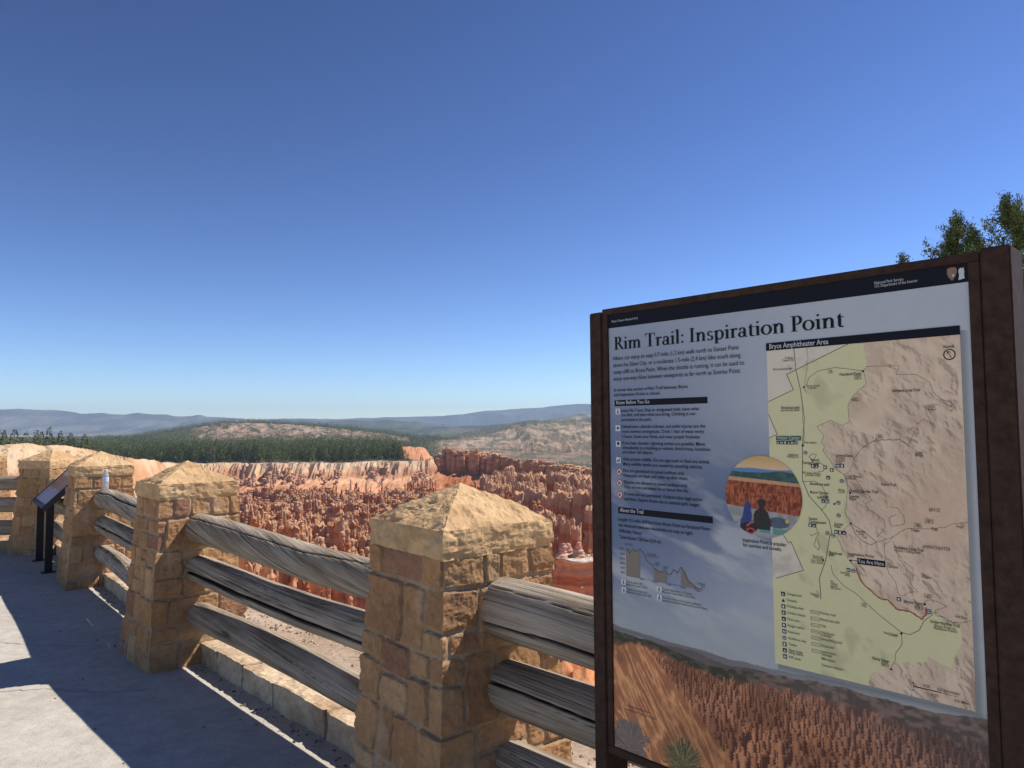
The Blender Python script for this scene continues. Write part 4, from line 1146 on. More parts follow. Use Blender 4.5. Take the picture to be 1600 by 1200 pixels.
# pictogram boxes
def flush_picto():
    V, Fs, Cl = [], [], []
    for key, cc in (('black', (.02, .02, .025)), ('white', (.72, .72, .70)), ('red', (.55, .05, .03))):
        mb = INK.get(key)
        if mb is None or not mb.v: continue
        k = len(V); V += mb.v; Fs += [[i + k for i in f] for f in mb.f]; Cl += [cc] * len(mb.v)
    obj('pictogram', make_mesh('pictogram', np.array([tuple(q) for q in V]), Fs, np.array(Cl)), M['print'], board)
def picto(*a, **k):
    global INK
    keep, INK = INK, {}
    picto_(*a, **k); flush_picto(); INK = keep
def picto_(u, v, s, shape='tri', light=False, rnd=False):
    a, b_ = ('white', 'black') if light else ('black', 'white')
    if rnd:
        q_uv('black', [(u + s * math.cos(t), v - s * math.sin(t)) for t in np.linspace(0, 2 * np.pi, 17)[:-1]][::-1][::-1], .0015)
        q_uv('white', [(u + s * .68 * math.cos(t), v - s * .68 * math.sin(t)) for t in np.linspace(0, 2 * np.pi, 17)[:-1]], .0017)
        rect('black', u - s * .45, v - s * .3, u + s * .45, v + s * .25, .0019)
        return
    rect(a, u - s, v - s, u + s, v + s, .0015)
    h = .0018
    if shape == 'tri': q_uv(b_, [(u, v - s * .6), (u - s * .65, v + s * .6), (u - s * .2, v + s * .6), (u, v + s * .1), (u + s * .2, v + s * .6), (u + s * .65, v + s * .6)], h)
    elif shape == 'box': rect(b_, u - s * .45, v - s * .65, u + s * .45, v + s * .65, h)
    elif shape == 'two': rect(b_, u - s * .65, v - s * .5, u - s * .12, v + s * .55, h); rect(b_, u + s * .12, v - s * .5, u + s * .65, v + s * .55, h)
    elif shape == 'plus': rect(b_, u - s * .2, v - s * .6, u + s * .2, v + s * .6, h); rect(b_, u - s * .6, v - s * .2, u + s * .6, v + s * .2, h + .0002)
    elif shape == 'walk':
        q_uv(b_, [(u + s * .12, v - s * .85), (u - s * .12, v - s * .85), (u - s * .12, v - s * .55), (u + s * .12, v - s * .55)], h)
        q_uv(b_, [(u - s * .2, v - s * .45), (u - s * .25, v + s * .15), (u - s * .5, v + s * .8), (u - s * .2, v + s * .8), (u, v + s * .3), (u + s * .3, v + s * .8), (u + s * .5, v + s * .8), (u + s * .2, v + s * .1), (u + s * .2, v - s * .45)], h)
    elif shape == 'tree': q_uv(b_, [(u - s * .1, v + s * .8), (u + s * .1, v + s * .8), (u + s * .1, v + s * .3), (u + s * .7, v + s * .2), (u + s * .4, v - s * .5), (u, v - s * .85), (u - s * .4, v - s * .5), (u - s * .7, v + s * .2), (u - s * .1, v + s * .3)], h)
    elif shape == 'deer': q_uv(b_, [(u - s * .6, v + s * .8), (u - s * .4, v + s * .8), (u - s * .3, v + s * .3), (u + s * .2, v + s * .3), (u + s * .3, v + s * .8), (u + s * .5, v + s * .8), (u + s * .45, v - s * .1), (u + s * .7, v - s * .7), (u + s * .45, v - s * .8), (u + s * .15, v - s * .1), (u - s * .6, v - s * .05)], h)
LG = [(0.5038, 0.7103, 'tri'), (0.5038, 0.7246, 'tri'), (0.5039, 0.7388, 'box'), (0.504, 0.7531, 'plus'), (0.5039, 0.7674, 'tri'), (0.504, 0.7817, 'tree'), (0.5042, 0.7958, 'two'), (0.5041, 0.8103, 'bus'), (0.504, 0.8247, 'box'), (0.5041, 0.8387, 'tri'), (0.5043, 0.8526, 'two')]
for i, (u, v, s) in enumerate(LG):
    if i == 1: q_uv('black', [(u, v - .004), (u - .004, v + .004), (u + .004, v + .004)])
    else: picto(u, v, .0047, s, rnd=(s == 'bus'))
for v, red_ in [(.7395, 0), (.7538, 0), (.768, 0), (.782, 1), (.7963, 0), (.8105, 0), (.825, 0)]:
    k = 'red' if red_ else 'soft'
    u0, u1 = .568, .5875
    line(k, [(u0, v - .0035), (u1, v - .0035), (u1, v + .0035), (u0, v + .0035), (u0, v - .0035)], .0007)
    line(k, [(u0, v), (u1, v)], .001, None if v < .745 or red_ else (.002, .0012))
for (u, v), s in zip([(0.03, 0.2772), (0.0291, 0.3242), (0.0294, 0.3684), (0.0296, 0.4143)], ['walk', 'plus', 'tree', 'deer']): picto(u, v, .0082, s, light=True)
for (u, v) in [(0.0313, 0.4466), (0.0318, 0.4779), (0.0323, 0.5109)]:
    keep_, INK = INK, {}
    q_uv('red', [(u + .0098 * math.cos(t), v - .0098 * math.sin(t)) for t in np.linspace(0, 2 * np.pi, 25)[:-1]], .0010)
    q_uv('white', [(u + .008 * math.cos(t), v - .008 * math.sin(t)) for t in np.linspace(0, 2 * np.pi, 25)[:-1]], .0012)
    q_uv('black', [(u - .005, v + .005), (u - .002, v + .005), (u - .001, v + .001), (u + .003, v + .005), (u + .005, v + .003), (u + .002, v - .001), (u + .004, v - .004), (u + .001, v - .004), (u - .004, v - .002)], .0014)
    line('red', [(u - .0065, v - .0065), (u + .0065, v + .0065)], .0018, h=.0016)
    flush_picto(); INK = keep_
for u, v in [(0.0407, 0.751), (0.0416, 0.7726), (0.1591, 0.7525), (0.1593, 0.7742)]: picto(u, v, .0078, 'walk', light=True)
for i, (u, v) in enumerate([(0.5023, 0.3597), (.5109, .3597), (.5196, .3598), (.5283, .3598), (.537, .36), (0.5832, 0.4124), (0.5918, 0.4121), (0.6111, 0.4139), (0.6254, 0.4192), (0.6171, 0.4366), (0.6393, 0.4093), (0.6483, 0.409), (0.6042, 0.4897), (0.6137, 0.4895), (0.5731, 0.5458), (0.582, 0.5458), (0.631, 0.5552), (0.6394, 0.5557), (0.648, 0.5556), (0.6545, 0.6351), (0.7551, 0.6811)]):
    picto(u, v, .0040, ('tri', 'two', 'box')[i % 3])
for u, v in [(.5456, .3601), (0.5669, 0.3823), (0.6467, 0.4426), (0.6378, 0.4906), (0.6114, 0.5598), (0.6245, 0.564), (0.6374, 0.5187), (0.665, 0.6354), (0.8115, 0.696)]: picto(u, v, .0045, rnd=True)
for u, v in [(.561, .366), (.6995, .2030), (.568, .2320), (.660, .614), (.7348, .8285), (.8037, .6835), (.629, .494), (.7575, .7508), (.6628, .5335), (.6635, .4678), (.6, .6205)]:
    q_uv('black', [(u + .0026 * math.cos(t), v - .0022 * math.sin(t)) for t in np.linspace(0, 2 * np.pi, 9)[:-1]], .0013)
# north arrow, scale bar
for k in range(24):
    a0, a1 = k / 24 * 2 * math.pi, (k + 1) / 24 * 2 * math.pi
    q_uv('ink', [(.8673 + r * math.cos(a), .1796 - r * math.sin(a)) for r, a in ((.0092, a0), (.0112, a0), (.0112, a1), (.0092, a1))], .0012)
line('ink', [(.8705, .187), (.864, .1725)], .0011); line('ink', [(.8635, .179), (.864, .1725), (.870, .1755)], .0011)
line('ink', [(0.7768, 0.8527), (0.8262, 0.8527)], .0018); line('soft', [(.8262, .8528), (0.8556, 0.8535)], .0008)
line('ink', [(0.7768, 0.849), (0.7768, 0.8565)], .0008)
# emblems in the top band
q_uv('rust', [(.8777 + a, .0182 + b_) for a, b_ in [(-.0086, -.011), (-.004, -.0135), (.004, -.0135), (.0086, -.011), (.0088, -.002), (.006, .006), (.0, .0138), (-.006, .006), (-.0088, -.002)]][::-1], .0010)
q_uv('taupe', [(.8777 + a, .0182 + b_) for a, b_ in [(-.0055, -.008), (-.002, -.0105), (.002, -.005), (.004, .003), (.001, .009), (-.004, .005), (-.006, -.001)]][::-1], .0013)
q_uv('white', [(.8777 + a, .0182 + b_) for a, b_ in [(.0005, .002), (.005, .000), (.0045, .004), (.001, .006)]][::-1], .0016)
q_uv('white', [(.8945 + a, .0195 + b_) for a, b_ in [(-.0045, -.009), (-.001, -.012), (.0005, -.010), (.004, -.012), (.0052, -.003), (.0045, .004), (.0055, .010), (.0005, .0115), (-.0055, .0125), (-.0040, .002), (-.0052, -.004)]][::-1], .0010)

# serif lettering for the title, drawn from strokes
def arc(cx, cy, rx, ry, a0, a1, tv, th_, n=18):
    P = []
    for k in range(n):
        qd = []
        for a, s_ in ((k / n, 1), ((k + 1) / n, 1), ((k + 1) / n, -1), (k / n, -1)):
            w = math.radians(a0 + (a1 - a0) * a)
            t = 1.3 * (tv * abs(math.cos(w)) ** 1.5 + th_ * (1 - abs(math.cos(w)) ** 1.5)) / 2
            qd.append((cx + (rx + s_ * t) * math.cos(w), cy + (ry + s_ * t) * math.sin(w)))
        P.append(qd)
    return P
def VB(x, y0, y1, w=.115): return [[(x - w * .66, y0), (x + w * .66, y0), (x + w * .66, y1), (x - w * .66, y1)]]
def HB(x0, x1, y, h=.042): return [[(x0, y), (x1, y), (x1, y + h), (x0, y + h)]]
def DOT(x, y, r=.07): return [[(x + r * math.cos(a), y + r * math.sin(a)) for a in np.linspace(0, 2 * np.pi, 17)[:-1]]]
def FL(x, y): return [[(x - .14, y - .075), (x, y - .03), (x, y + .03), (x - .03, y + .035)]]
G = {
 'I': (VB(.21, 0, 1, .12) + HB(.05, .37, 0) + HB(.05, .37, .958), .43),
 'T': (VB(.38, 0, .97, .12) + HB(.03, .73, .95, .05) + HB(.22, .54, 0) + [[(.03, .76), (.06, .76), (.09, .95), (.03, .95)], [(.73, .76), (.70, .76), (.67, .95), (.73, .95)]], .76),
 'P': (VB(.21, 0, 1, .12) + HB(.05, .40, 0) + HB(.05, .36, .958) + HB(.36, .37, .958) + arc(.34, .715, .22, .263, -90, 90, .12, .042) + HB(.27, .35, .432), .63),
 'R': (VB(.21, 0, 1, .12) + HB(.05, .38, 0) + HB(.05, .35, .958) + arc(.33, .745, .20, .235, -90, 90, .12, .042) + HB(.27, .34, .49) + [[(.33, .50), (.46, .51), (.76, .04), (.62, .0)]] + HB(.60, .83, 0), .77),
 'i': (VB(.17, 0, .64) + HB(.04, .30, 0, .035) + FL(.115, .62) + DOT(.16, .88), .33),
 'l': (VB(.17, 0, 1.03) + HB(.04, .30, 0, .035) + FL(.115, 1.0), .33),
 'r': (VB(.17, 0, .64) + HB(.04, .32, 0, .035) + FL(.115, .62) + arc(.36, .45, .14, .165, 150, 70, .07, .06) + DOT(.40, .58, .06), .46),
 'n': (VB(.17, 0, .64) + HB(.04, .30, 0, .035) + FL(.115, .62) + arc(.375, .42, .148, .20, 165, 0, .115, .06) + VB(.523, 0, .42) + HB(.40, .65, 0, .035), .69),
 'm': (VB(.17, 0, .64) + HB(.04, .30, 0, .035) + FL(.115, .62) + arc(.36, .42, .14, .20, 165, 0, .115, .06) + VB(.50, 0, .42) + HB(.38, .62, 0, .035) + arc(.69, .42, .14, .20, 165, 0, .115, .06) + VB(.83, 0, .42) + HB(.71, .96, 0, .035), .99),
 'p': (VB(.17, -.27, .64) + HB(.04, .32, -.27, .035) + FL(.115, .62) + arc(.36, .32, .20, .31, -150, 150, .115, .05), .66),
 'o': (arc(.32, .32, .235, .305, 0, 360, .115, .045, 36), .64),
 'a': (arc(.24, .175, .15, .165, 30, 330, .10, .045) + VB(.41, .06, .46) + arc(.27, .46, .14, .16, 0, 150, .10, .045) + DOT(.145, .50, .055) + arc(.49, .075, .075, .06, 180, 320, .06, .045), .57),
 's': (arc(.24, .475, .125, .145, 40, 270, .085, .045) + arc(.24, .165, .14, .145, 90, -150, .095, .045) + VB(.36, .50, .61, .03) + VB(.095, .02, .15, .03), .46),
 't': (VB(.19, .10, .60) + [[(.05, .60), (.25, .60), (.25, .82), (.21, .82)]] + HB(.24, .39, .595, .045) + arc(.29, .115, .10, .10, 180, 315, .10, .05), .42),
 ':': (DOT(.16, .09) + DOT(.16, .56), .32), ' ': ([], .27)}
def serif_text(s, u0, v0, width, cap, mb, h=.0012):
    tot = sum(G[ch][1] for ch in s) ; k = width / (tot - .05); x = u0; ky = cap
    for ch in s:
        polys, adv = G[ch]
        for i, P in enumerate(polys): mb.add([sp(x + a * k, v0 - b_ * ky, h + .000012 * (i % 9)) for a, b_ in P], [list(range(len(P)))])
        x += adv * k
title = MB()
serif_text('Rim Trail: Inspiration Point', .0173, .1018, .6442, .0365, title)
title.build('title_lettering', M['ink'], board)

# the rest of the writing, one text curve per line turned into mesh
def text_geo(s, bold):
    cu_ = bpy.data.curves.new('t', 'FONT'); cu_.body = s; cu_.size = 1; cu_.resolution_u = 2; cu_.offset = .007 if bold else .0
    ob = bpy.data.objects.new('t', cu_); me = bpy.data.meshes.new_from_object(ob)
    V = [tuple(v.co) for v in me.vertices]; Fs = [tuple(p.vertices) for p in me.polygons]
    bpy.data.objects.remove(ob); bpy.data.curves.remove(cu_); bpy.data.meshes.remove(me)
    return V, Fs
TXT = {}
STY = {'bold': ('ink', .0128, 1), 'serif': ('ink', .0168, 0), 'wbold': ('white', .0150, 1), 'w': ('white', .0088, 0), 'm': ('soft', .0076, 1), 'mb': ('soft2', .0090, 1),
       'mg': ('gtext', .0074, 1), 'wmb': ('white', .0120, 1), 'mt': ('soft', .0100, 0)}
for s, u, v, w, st_ in TEXTS:
    if st_ == 'title': continue
    key, size, bold = STY[st_]
    if 'Amphitheater' in s: size = .0175; v = .1372
    V, Fs = text_geo(s, bold)
    if not V: continue
    x0, x1 = min(p[0] for p in V), max(p[0] for p in V); k = w / (x1 - x0)
    blk = 'map_lettering' if (u > MU0 and v > MV0) else ('banner_lettering' if v < .04 else ('intro_text' if st_ == "serif" else ('safety_text' if v < .53 else ('trail_facts_text' if u < .33 and v < .63 else ('picture_caption' if v < .63 else ('location_caption' if v > .8 else 'profile_lettering'))))))
    TXT.setdefault((blk, key), MB()).add([sp(u + (x - x0) * k, v - y * size, .0024) for x, y, z in V], Fs)
NM = {'black': ('black_boxes', 'ink'), 'white': ('white_lettering', 'ink_white'), 'soft': ('map_lines_and_lettering', 'ink_soft'), 'soft2': ('place_lettering', 'ink'), 'ink': ('text_lettering', 'ink'),
      'red': ('red_trail_lines', 'ink_red'), 'green': ('green_box', 'sign_green'), 'taupe': ('elevation_profile', 'ink_taupe'), 'gtext': ('green_lettering', 'ink_green'), 'rust': ('arrowhead_emblem', 'ink_rust')}
M['ink_rust'] = mat_plain('emblem_ink', (0.33, 0.14, 0.07), 0.4, 0.4, 20, 0.0, bump_s=0)
for k, mb in INK.items():
    mb.build(NM[k][0], M[NM[k][1]], board)

MK = {'ink': 'ink', 'white': 'ink_white', 'soft': 'ink_soft', 'soft2': 'ink', 'gtext': 'ink_green'}
for (blk, key), mb in TXT.items():
    mb.build(blk, M[MK[key]], board)
# ------------------------------------------------------------------ canyon terrain
def az_of(px): return np.arctan((np.asarray(px, float) - 800.0) / F_PX)
KX = np.array([-500, 0, 100, 200, 300, 350, 400, 430, 480, 530, 600, 630, 660, 700, 760, 800, 850, 930, 1100, 1700], float)
def kn(d):   # control values given at a few columns
    xs_ = sorted(d); return np.interp(KX, xs_, [d[k] for k in xs_])
LD = [kn({0: 10}), kn({0: 60}), kn({0: 150}), kn({0: 250}), kn({0: 430}), kn({0: 600}),
      kn({0: 755, 550: 755, 660: 775, 700: 800, 760: 780, 800: 740, 850: 650, 930: 600, 1100: 560}),
      kn({0: 815, 550: 815, 620: 840, 660: 832, 700: 885, 760: 868, 800: 845, 850: 735, 930: 685, 1100: 640}),
      kn({0: 838, 550: 838, 620: 862, 660: 852, 700: 900, 760: 880, 800: 860, 850: 750, 930: 700, 1100: 655}),
      kn({0: 1000, 700: 1000, 850: 960, 1100: 900}), kn({0: 1450, 700: 1500}), kn({0: 1900}), kn({0: 2300}), kn({0: 2650}), kn({0: 3300}), kn({0: 4300}), kn({0: 5200})]
LZ = [kn({0: -11}), kn({0: -38}), kn({0: -64}), kn({0: -82}), kn({0: -89}), kn({0: -86}),
      kn({0: -70, 600: -70, 700: -66, 800: -72, 930: -75}),
      kn({0: -56, 550: -56, 630: -54, 700: -50, 760: -52, 800: -56, 850: -54, 930: -58}),
      kn({0: -38, 550: -38.5, 660: -37.5, 700: -31, 760: -33, 800: -36, 850: -35, 930: -41, 1100: -44}),
      kn({0: -38.5, 640: -38.5, 700: -72, 1100: -75}), kn({0: -38, 620: -38, 700: -76, 1100: -78}),
      kn({0: -31, 600: -31, 700: -62, 930: -66}),
      kn({0: -34, 200: -30, 270: -12, 300: 3, 350: 17, 400: 17, 430: 15, 480: 9, 530: -2, 600: -20, 660: -42, 760: -45, 800: -30, 850: -14, 930: -12}),
      kn({0: -34, 200: -30, 270: -12, 300: 4, 350: 20, 400: 19, 430: 17, 480: 10, 530: 1, 600: -14, 660: -38, 700: -42, 760: -24, 800: 8, 830: 21, 930: 24}),
      kn({0: -48, 660: -48, 720: -44, 780: 5, 830: 20, 930: 26}), kn({0: -50, 700: -48, 800: 5, 930: 22}), kn({0: -55, 1700: -50})]
LD, LZ = np.array(LD), np.array(LZ)
PXS = np.concatenate([np.linspace(-1100, -345, 50), np.linspace(-330, 1000, 840), np.linspace(1006, 3400, 260)])
AZ = az_of(PXS)
Dd = np.concatenate([np.geomspace(9, 240, 90), np.geomspace(241, 985, 330), np.geomspace(990, 5200, 230)])
nA, nD = len(PXS), len(Dd)
lz = np.array([np.interp(PXS, KX, LZ[i]) for i in range(len(LZ))]); ld = np.array([np.interp(PXS, KX, LD[i]) for i in range(len(LD))])
A2, D2 = np.meshgrid(AZ, Dd)
# Dd is the distance along +Y so that columns match the control table
XW = D2 * np.tan(A2); YW = D2 + 0 * A2
s1 = ridged(XW / 26, YW / 70, seed=61, octaves=3); s2 = ridged(XW / 7.5, YW / 40, seed=62, octaves=2); s3 = fbm(XW / 60, YW / 60, seed=63)
rimz = smooth(560, 700, D2) * (1 - smooth(960, 1100, D2))
midz = smooth(1500, 1900, D2) * (1 - smooth(2600, 2900, D2))
s4 = ridged(XW / 3.4, YW / 30, seed=64, octaves=2)
s5 = ridged(XW / 75 + .4, YW / 160, seed=65, octaves=2)
Dw = D2 + rimz * (34 * (s1 - .7) + 34 * (s5 - .72) + 10 * (s2 - .7) + 5 * (s4 - .7) + 14 * s3) + midz * (220 * (ridged(XW / 90, YW / 500, seed=66, octaves=4) - .7))
Zt = np.zeros_like(D2); Kt = np.zeros_like(D2)
idx = np.arange(len(LD), dtype=float)
for j in range(nA):
    Zt[:, j] = np.interp(Dw[:, j], ld[:, j], lz[:, j]); Kt[:, j] = np.interp(Dw[:, j], ld[:, j], idx)
flor = smooth(150, 300, D2) * (1 - smooth(640, 760, D2))
flor = smooth(150, 300, D2) * (1 - smooth(5.9, 6.3, Kt))
fin = ridged(XW / 34 + .25 * fbm(XW / 20, YW / 20, seed=68), YW / 30 + XW / 120, seed=71, octaves=2)
finw = smooth(.80, .93, fin) * flor
Zt += flor * 5 * fbm(XW / 40, YW / 40, seed=70) + finw * np.interp(D2, [150, 400, 620, 780], [9, 12, 9, 4]) * (1 + .5 * fbm(XW / 6, YW / 6, seed=69, octaves=3))
Zt += smooth(20, 200, D2) * (1 - smooth(250, 420, D2)) * 3 * fbm(XW / 18, YW / 18, seed=72)
# fluted badland slope below the far rim
Zt += smooth(7.6, 8.0, Kt) * (1 - smooth(8.1, 8.5, Kt)) * 2.2 * fbm(XW / 17, YW / 17, seed=74, octaves=3)
slope = smooth(5.6, 6.1, Kt) * (1 - smooth(6.95, 7.15, Kt))
Zt += slope * (3.6 * (ridged(XW / 11 - YW / 60, YW / 90, seed=73, octaves=3) - .65) * 2)
cl_ = smooth(6.9, 7.1, Kt) * (1 - smooth(7.85, 8.05, Kt))
Zt += midz * 4 * (ridged(XW / 34, YW / 90, seed=75, octaves=4) - .6) * 2
# orange butte behind the forest edge
bx_, by_ = (668 - 800) / F_PX * 1010, 1010
rb = np.hypot((XW - bx_ + 6) / 1.25, (YW - by_)) 
butte = np.clip(1 - rb / 46, 0, 1)
bu = butte ** .9 * 24 * (1 + .25 * (ridged(XW / 6, YW / 30, seed=77) - .6))
Zt = Zt + bu * (butte > 0)
# near promontory on the left
mt_px = [-500, -100, 0, 40, 100, 130, 200, 250, 300, 340, 372]
mt_y = [690, 694, 695, 693.5, 697, 700, 713, 721.5, 729, 738, 760]
pxg = 800 + F_PX * np.tan(A2)
ytop = np.interp(pxg, mt_px, mt_y); Dm = np.interp(pxg, [-500, 0, 200, 372], [225, 250, 290, 420])
ztop = CAM_H - (ytop - (666.9 + (800 - pxg) * .0067)) / F_PX * Dm
wig = 9 * fbm(XW / 22, YW / 22, seed=80, octaves=4) + 7 * (ridged(XW / 15, YW / 60, seed=81, octaves=3) - .7)
front = ztop - np.clip(Dm - D2 + wig * smooth(0, 30, Dm - D2 + 15), 0, 400) * .72
backs = ztop - np.clip(D2 - Dm, 0, 900) * .16 - np.clip(D2 - Dm - 60, 0, 900) * .5
mound = np.where(D2 < Dm, front, backs) + .7 * fbm(XW / 4, YW / 4, seed=82) + (D2 < Dm + 10) * smooth(2, 22, Dm - D2 + 8) * 6.5 * (ridged((XW + .45 * YW) / 13, YW / 60, seed=84, octaves=5) - .70)
mound = np.where(pxg > 372, -999, mound)
ism = mound > Zt
Zt = np.where(ism, mound, Zt)

nz_ = fbm(XW / 16, YW / 16, seed=90, octaves=4); strata = fbm(Zt / 3.2, XW / 240, YW / 240, seed=91, octaves=3)
Kt0 = Kt
Kt = Kt + np.where((Kt > 5.2) & (Kt < 7.98), np.clip(.55 * fbm(XW / 42, YW / 42, seed=98, octaves=4), -.8, .35), 0)
Kt = np.where((Kt0 < 7.98), np.minimum(Kt, 7.98), Kt)
def K(vals):
    ks = np.array(sorted(vals)); arr = np.array([vals[k] for k in sorted(vals)], float)
    return np.stack([np.interp(Kt, ks, arr[:, i]) for i in range(3)], -1)
RED, ORG, PNK, CRM, FOR = (.39, .138, .055), (.54, .245, .11), (.56, .28, .15), (.60, .415, .25), (.075, .072, .042)
col = K({0: ORG, 3: ORG, 4: RED, 5.6: RED, 6.0: (.50, .22, .13), 6.35: PNK, 6.9: (.62, .36, .21), 7.0: (.47, .23, .13), 7.35: (.50, .27, .16), 7.5: CRM, 8.02: (.64, .48, .33), 8.15: FOR, 10.7: FOR, 11.0: FOR, 16: (.09, .09, .055)})
right = smooth(665, 705, pxg)
colr = K({0: ORG, 3: ORG, 4: RED, 6.5: RED, 7: (.45, .19, .12), 7.8: (.52, .26, .18), 8.1: (.50, .31, .22), 8.5: (.28, .2, .13), 10: (.22, .17, .12), 11: (.32, .21, .15), 11.4: (.38, .26, .18), 12: (.41, .31, .22), 12.6: (.34, .25, .18), 12.95: (.16, .14, .09), 16: (.08, .08, .05)})
col = mixc(col, colr, right)
hf = midz * (Kt > 11.02) * (Kt < 12.3) * (pxg < 640) * smooth(285, 330, pxg)
hp = mixc((.46, .27, .19), (.64, .49, .36), smooth(.35, .85, ridged(XW / 22, YW / 500, seed=97, octaves=4)) * .7 + .3 * smooth(-.2, .4, strata))
col = mixc(col, hp * .66, hf * smooth(-.25, .12, nz_ + .04))
mott = smooth(.0, .16, fbm(XW / 24 + YW / 90, YW / 60, seed=93, octaves=5) + .16 * smooth(12.1, 12.8, Kt) + .05) * (Kt > 9.5) * right
col = mixc(col, (.10, .10, .06), mott * .7)
col = mixc(col, (.58, .27, .14), (butte > 0) * 1.0)
col = mixc(col, (.58, .34, .20), smooth(7.3, 7.5, Kt) * (1 - smooth(8.0, 8.1, Kt)) * smooth(-.1, .3, fbm(XW / 9, Zt / 3, seed=96, octaves=4)) * (1 - right) * .8)
col = mixc(col, col * np.array([1.22, 1.15, 1.1]), smooth(.1, .5, strata) * (Kt < 8))
col = mixc(col, col * .78, smooth(.1, .5, -strata) * (Kt < 8))
mcol = mixc((.55, .29, .15), (.62, .44, .27), smooth(-16, -5, Zt + 6 * nz_))
mcol = mixc(mcol, (.62, .47, .31), smooth(-.1, .4, fbm(XW / 7, YW / 7, seed=94, octaves=4)) * .8)
mcol = mixc(mcol, (.20, .17, .10), smooth(.32, .42, fbm(XW / 3, YW / 3, seed=95, octaves=3)) * smooth(-12, -4, Zt) * .8)
col = np.where(ism[..., None], mcol, col)
col = col * (1 + .12 * nz_[..., None])
Kt = Kt0
me = make_mesh('canyon_terrain', np.stack([XW, YW, Zt], -1), grid_faces(nA, nD), col, False)
tag(obj('canyon_terrain', me, M['terrain']), kind='structure')

def terr(px, D):
    """height at picture-column angle px and distance D (arrays)"""
    fx = np.clip(np.interp(px, PXS, np.arange(nA)), 0, nA - 1.001); fy = np.clip(np.interp(D, Dd, np.arange(nD)), 0, nD - 1.001)
    i, j = fy.astype(int), fx.astype(int); a, b_ = fy - i, fx - j
    f = lambda G_: (G_[i, j] * (1 - a) * (1 - b_) + G_[i + 1, j] * a * (1 - b_) + G_[i, j + 1] * (1 - a) * b_ + G_[i + 1, j + 1] * a * b_)
    return f(Zt), f(Kt), ism[i, j]

# ------------------------------------------------------------------ far plain and ranges
far_n = 420
def ridge(name, pts, D, depth, zbase, col_a, col_b, amp, seed, kind='structure'):
    xs_ = [p[0] for p in pts]; px = np.linspace(xs_[0], xs_[-1], far_n)
    yt = np.interp(px, xs_, [p[1] for p in pts])
    rows = np.concatenate([np.linspace(-1, 0, 44), np.linspace(.15, 1.2, 8)])
    P, Rw = np.meshgrid(px, rows)
    top = CAM_H - (np.interp(P, px, yt) - (666.9 + (800 - P) * .0067)) / F_PX * D
    X_ = (P - 800) / F_PX * D; Y_ = D + Rw * depth
    X_ = X_ * (1 + Rw * depth / D * .6)
    gl = ridged(X_ / (amp * 9), Y_ / (amp * 26), seed=seed, octaves=4)
    t = np.where(Rw < 0, np.clip(1 + Rw - (1 - gl) * .55 * np.clip(-Rw * 3, 0, 1), 0, 1) ** 1.5, 1 - .2 * Rw)
    Z_ = zbase + (top - zbase) * t + amp * .12 * fbm(X_ / (amp * 3), Y_ / (amp * 3), seed=seed + 4) * (t > .02)
    n_ = fbm(X_ / (amp * 5), Z_ / (amp * 1.2), seed=seed + 2, octaves=4)
    c_ = mixc(col_a, col_b, smooth(-.25, .4, n_))
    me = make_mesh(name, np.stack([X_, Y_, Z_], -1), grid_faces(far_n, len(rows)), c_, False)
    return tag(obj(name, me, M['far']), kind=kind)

n1_, n2_ = 260, 120
U, Dg = np.meshgrid(np.linspace(-1.2, 1.2, n1_), np.geomspace(3900, 15500, n2_))
X_ = U * Dg; Z_ = -56 - (Dg - 3900) * .0005 + 3 * fbm(X_ / 500, Dg / 700, seed=3)
tn = fbm(X_ / 700, Dg / 260, seed=7, octaves=5)
c_ = mixc((.36, .30, .22), (.055, .065, .045), smooth(-.15, .2, tn - smooth(4600, 9000, Dg) * .25 + .1))
tag(obj('far_plain', make_mesh('far_plain', np.stack([X_, Dg, Z_], -1), grid_faces(n1_, n2_), c_), M['far']), kind='structure')
ridge('far_mountains', [(-600, 648), (-300, 643), (-60, 642), (0, 640), (25, 638.5), (50, 640), (88, 640.5), (110, 643), (126, 647), (146, 646), (165, 645.2), (170, 647), (195, 648), (208, 646), (216, 645), (236, 647), (262, 648), (270, 650), (298, 650.5), (306, 649), (312, 648), (322, 651), (345, 652), (400, 655), (470, 654), (540, 655), (620, 657), (690, 662)], 11000, 2300, -62, (.055, .065, .085), (.15, .145, .15), 70, 5)  # bluish rock colour has some of the distance haze painted in
ridge('far_mesa', [(460, 657), (498, 655.5), (560, 653.5), (600, 652), (640, 651), (690, 650), (700, 648.5), (725, 647), (750, 643), (780, 640.5), (812, 638.5), (850, 636.5), (876, 633), (905, 631.5), (930, 631.5), (1000, 630), (1200, 629), (1500, 632)], 13000, 2000, -62, (.045, .06, .09), (.09, .11, .135), 75, 8)  # blue of the haze partly painted into the mesa colour
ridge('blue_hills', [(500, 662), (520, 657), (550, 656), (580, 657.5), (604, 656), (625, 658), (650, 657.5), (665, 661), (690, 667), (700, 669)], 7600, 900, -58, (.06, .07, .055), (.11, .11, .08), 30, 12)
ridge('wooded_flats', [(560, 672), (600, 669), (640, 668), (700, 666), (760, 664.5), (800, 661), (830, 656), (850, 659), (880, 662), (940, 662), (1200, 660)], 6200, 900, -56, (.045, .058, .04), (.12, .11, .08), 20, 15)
ridge('pale_hills', [(800, 664), (840, 660), (856, 656), (882, 652), (897, 648), (920, 645.5), (960, 643), (1060, 641), (1300, 645)], 5600, 900, -56, (.10, .10, .075), (.36, .29, .23), 25, 19)

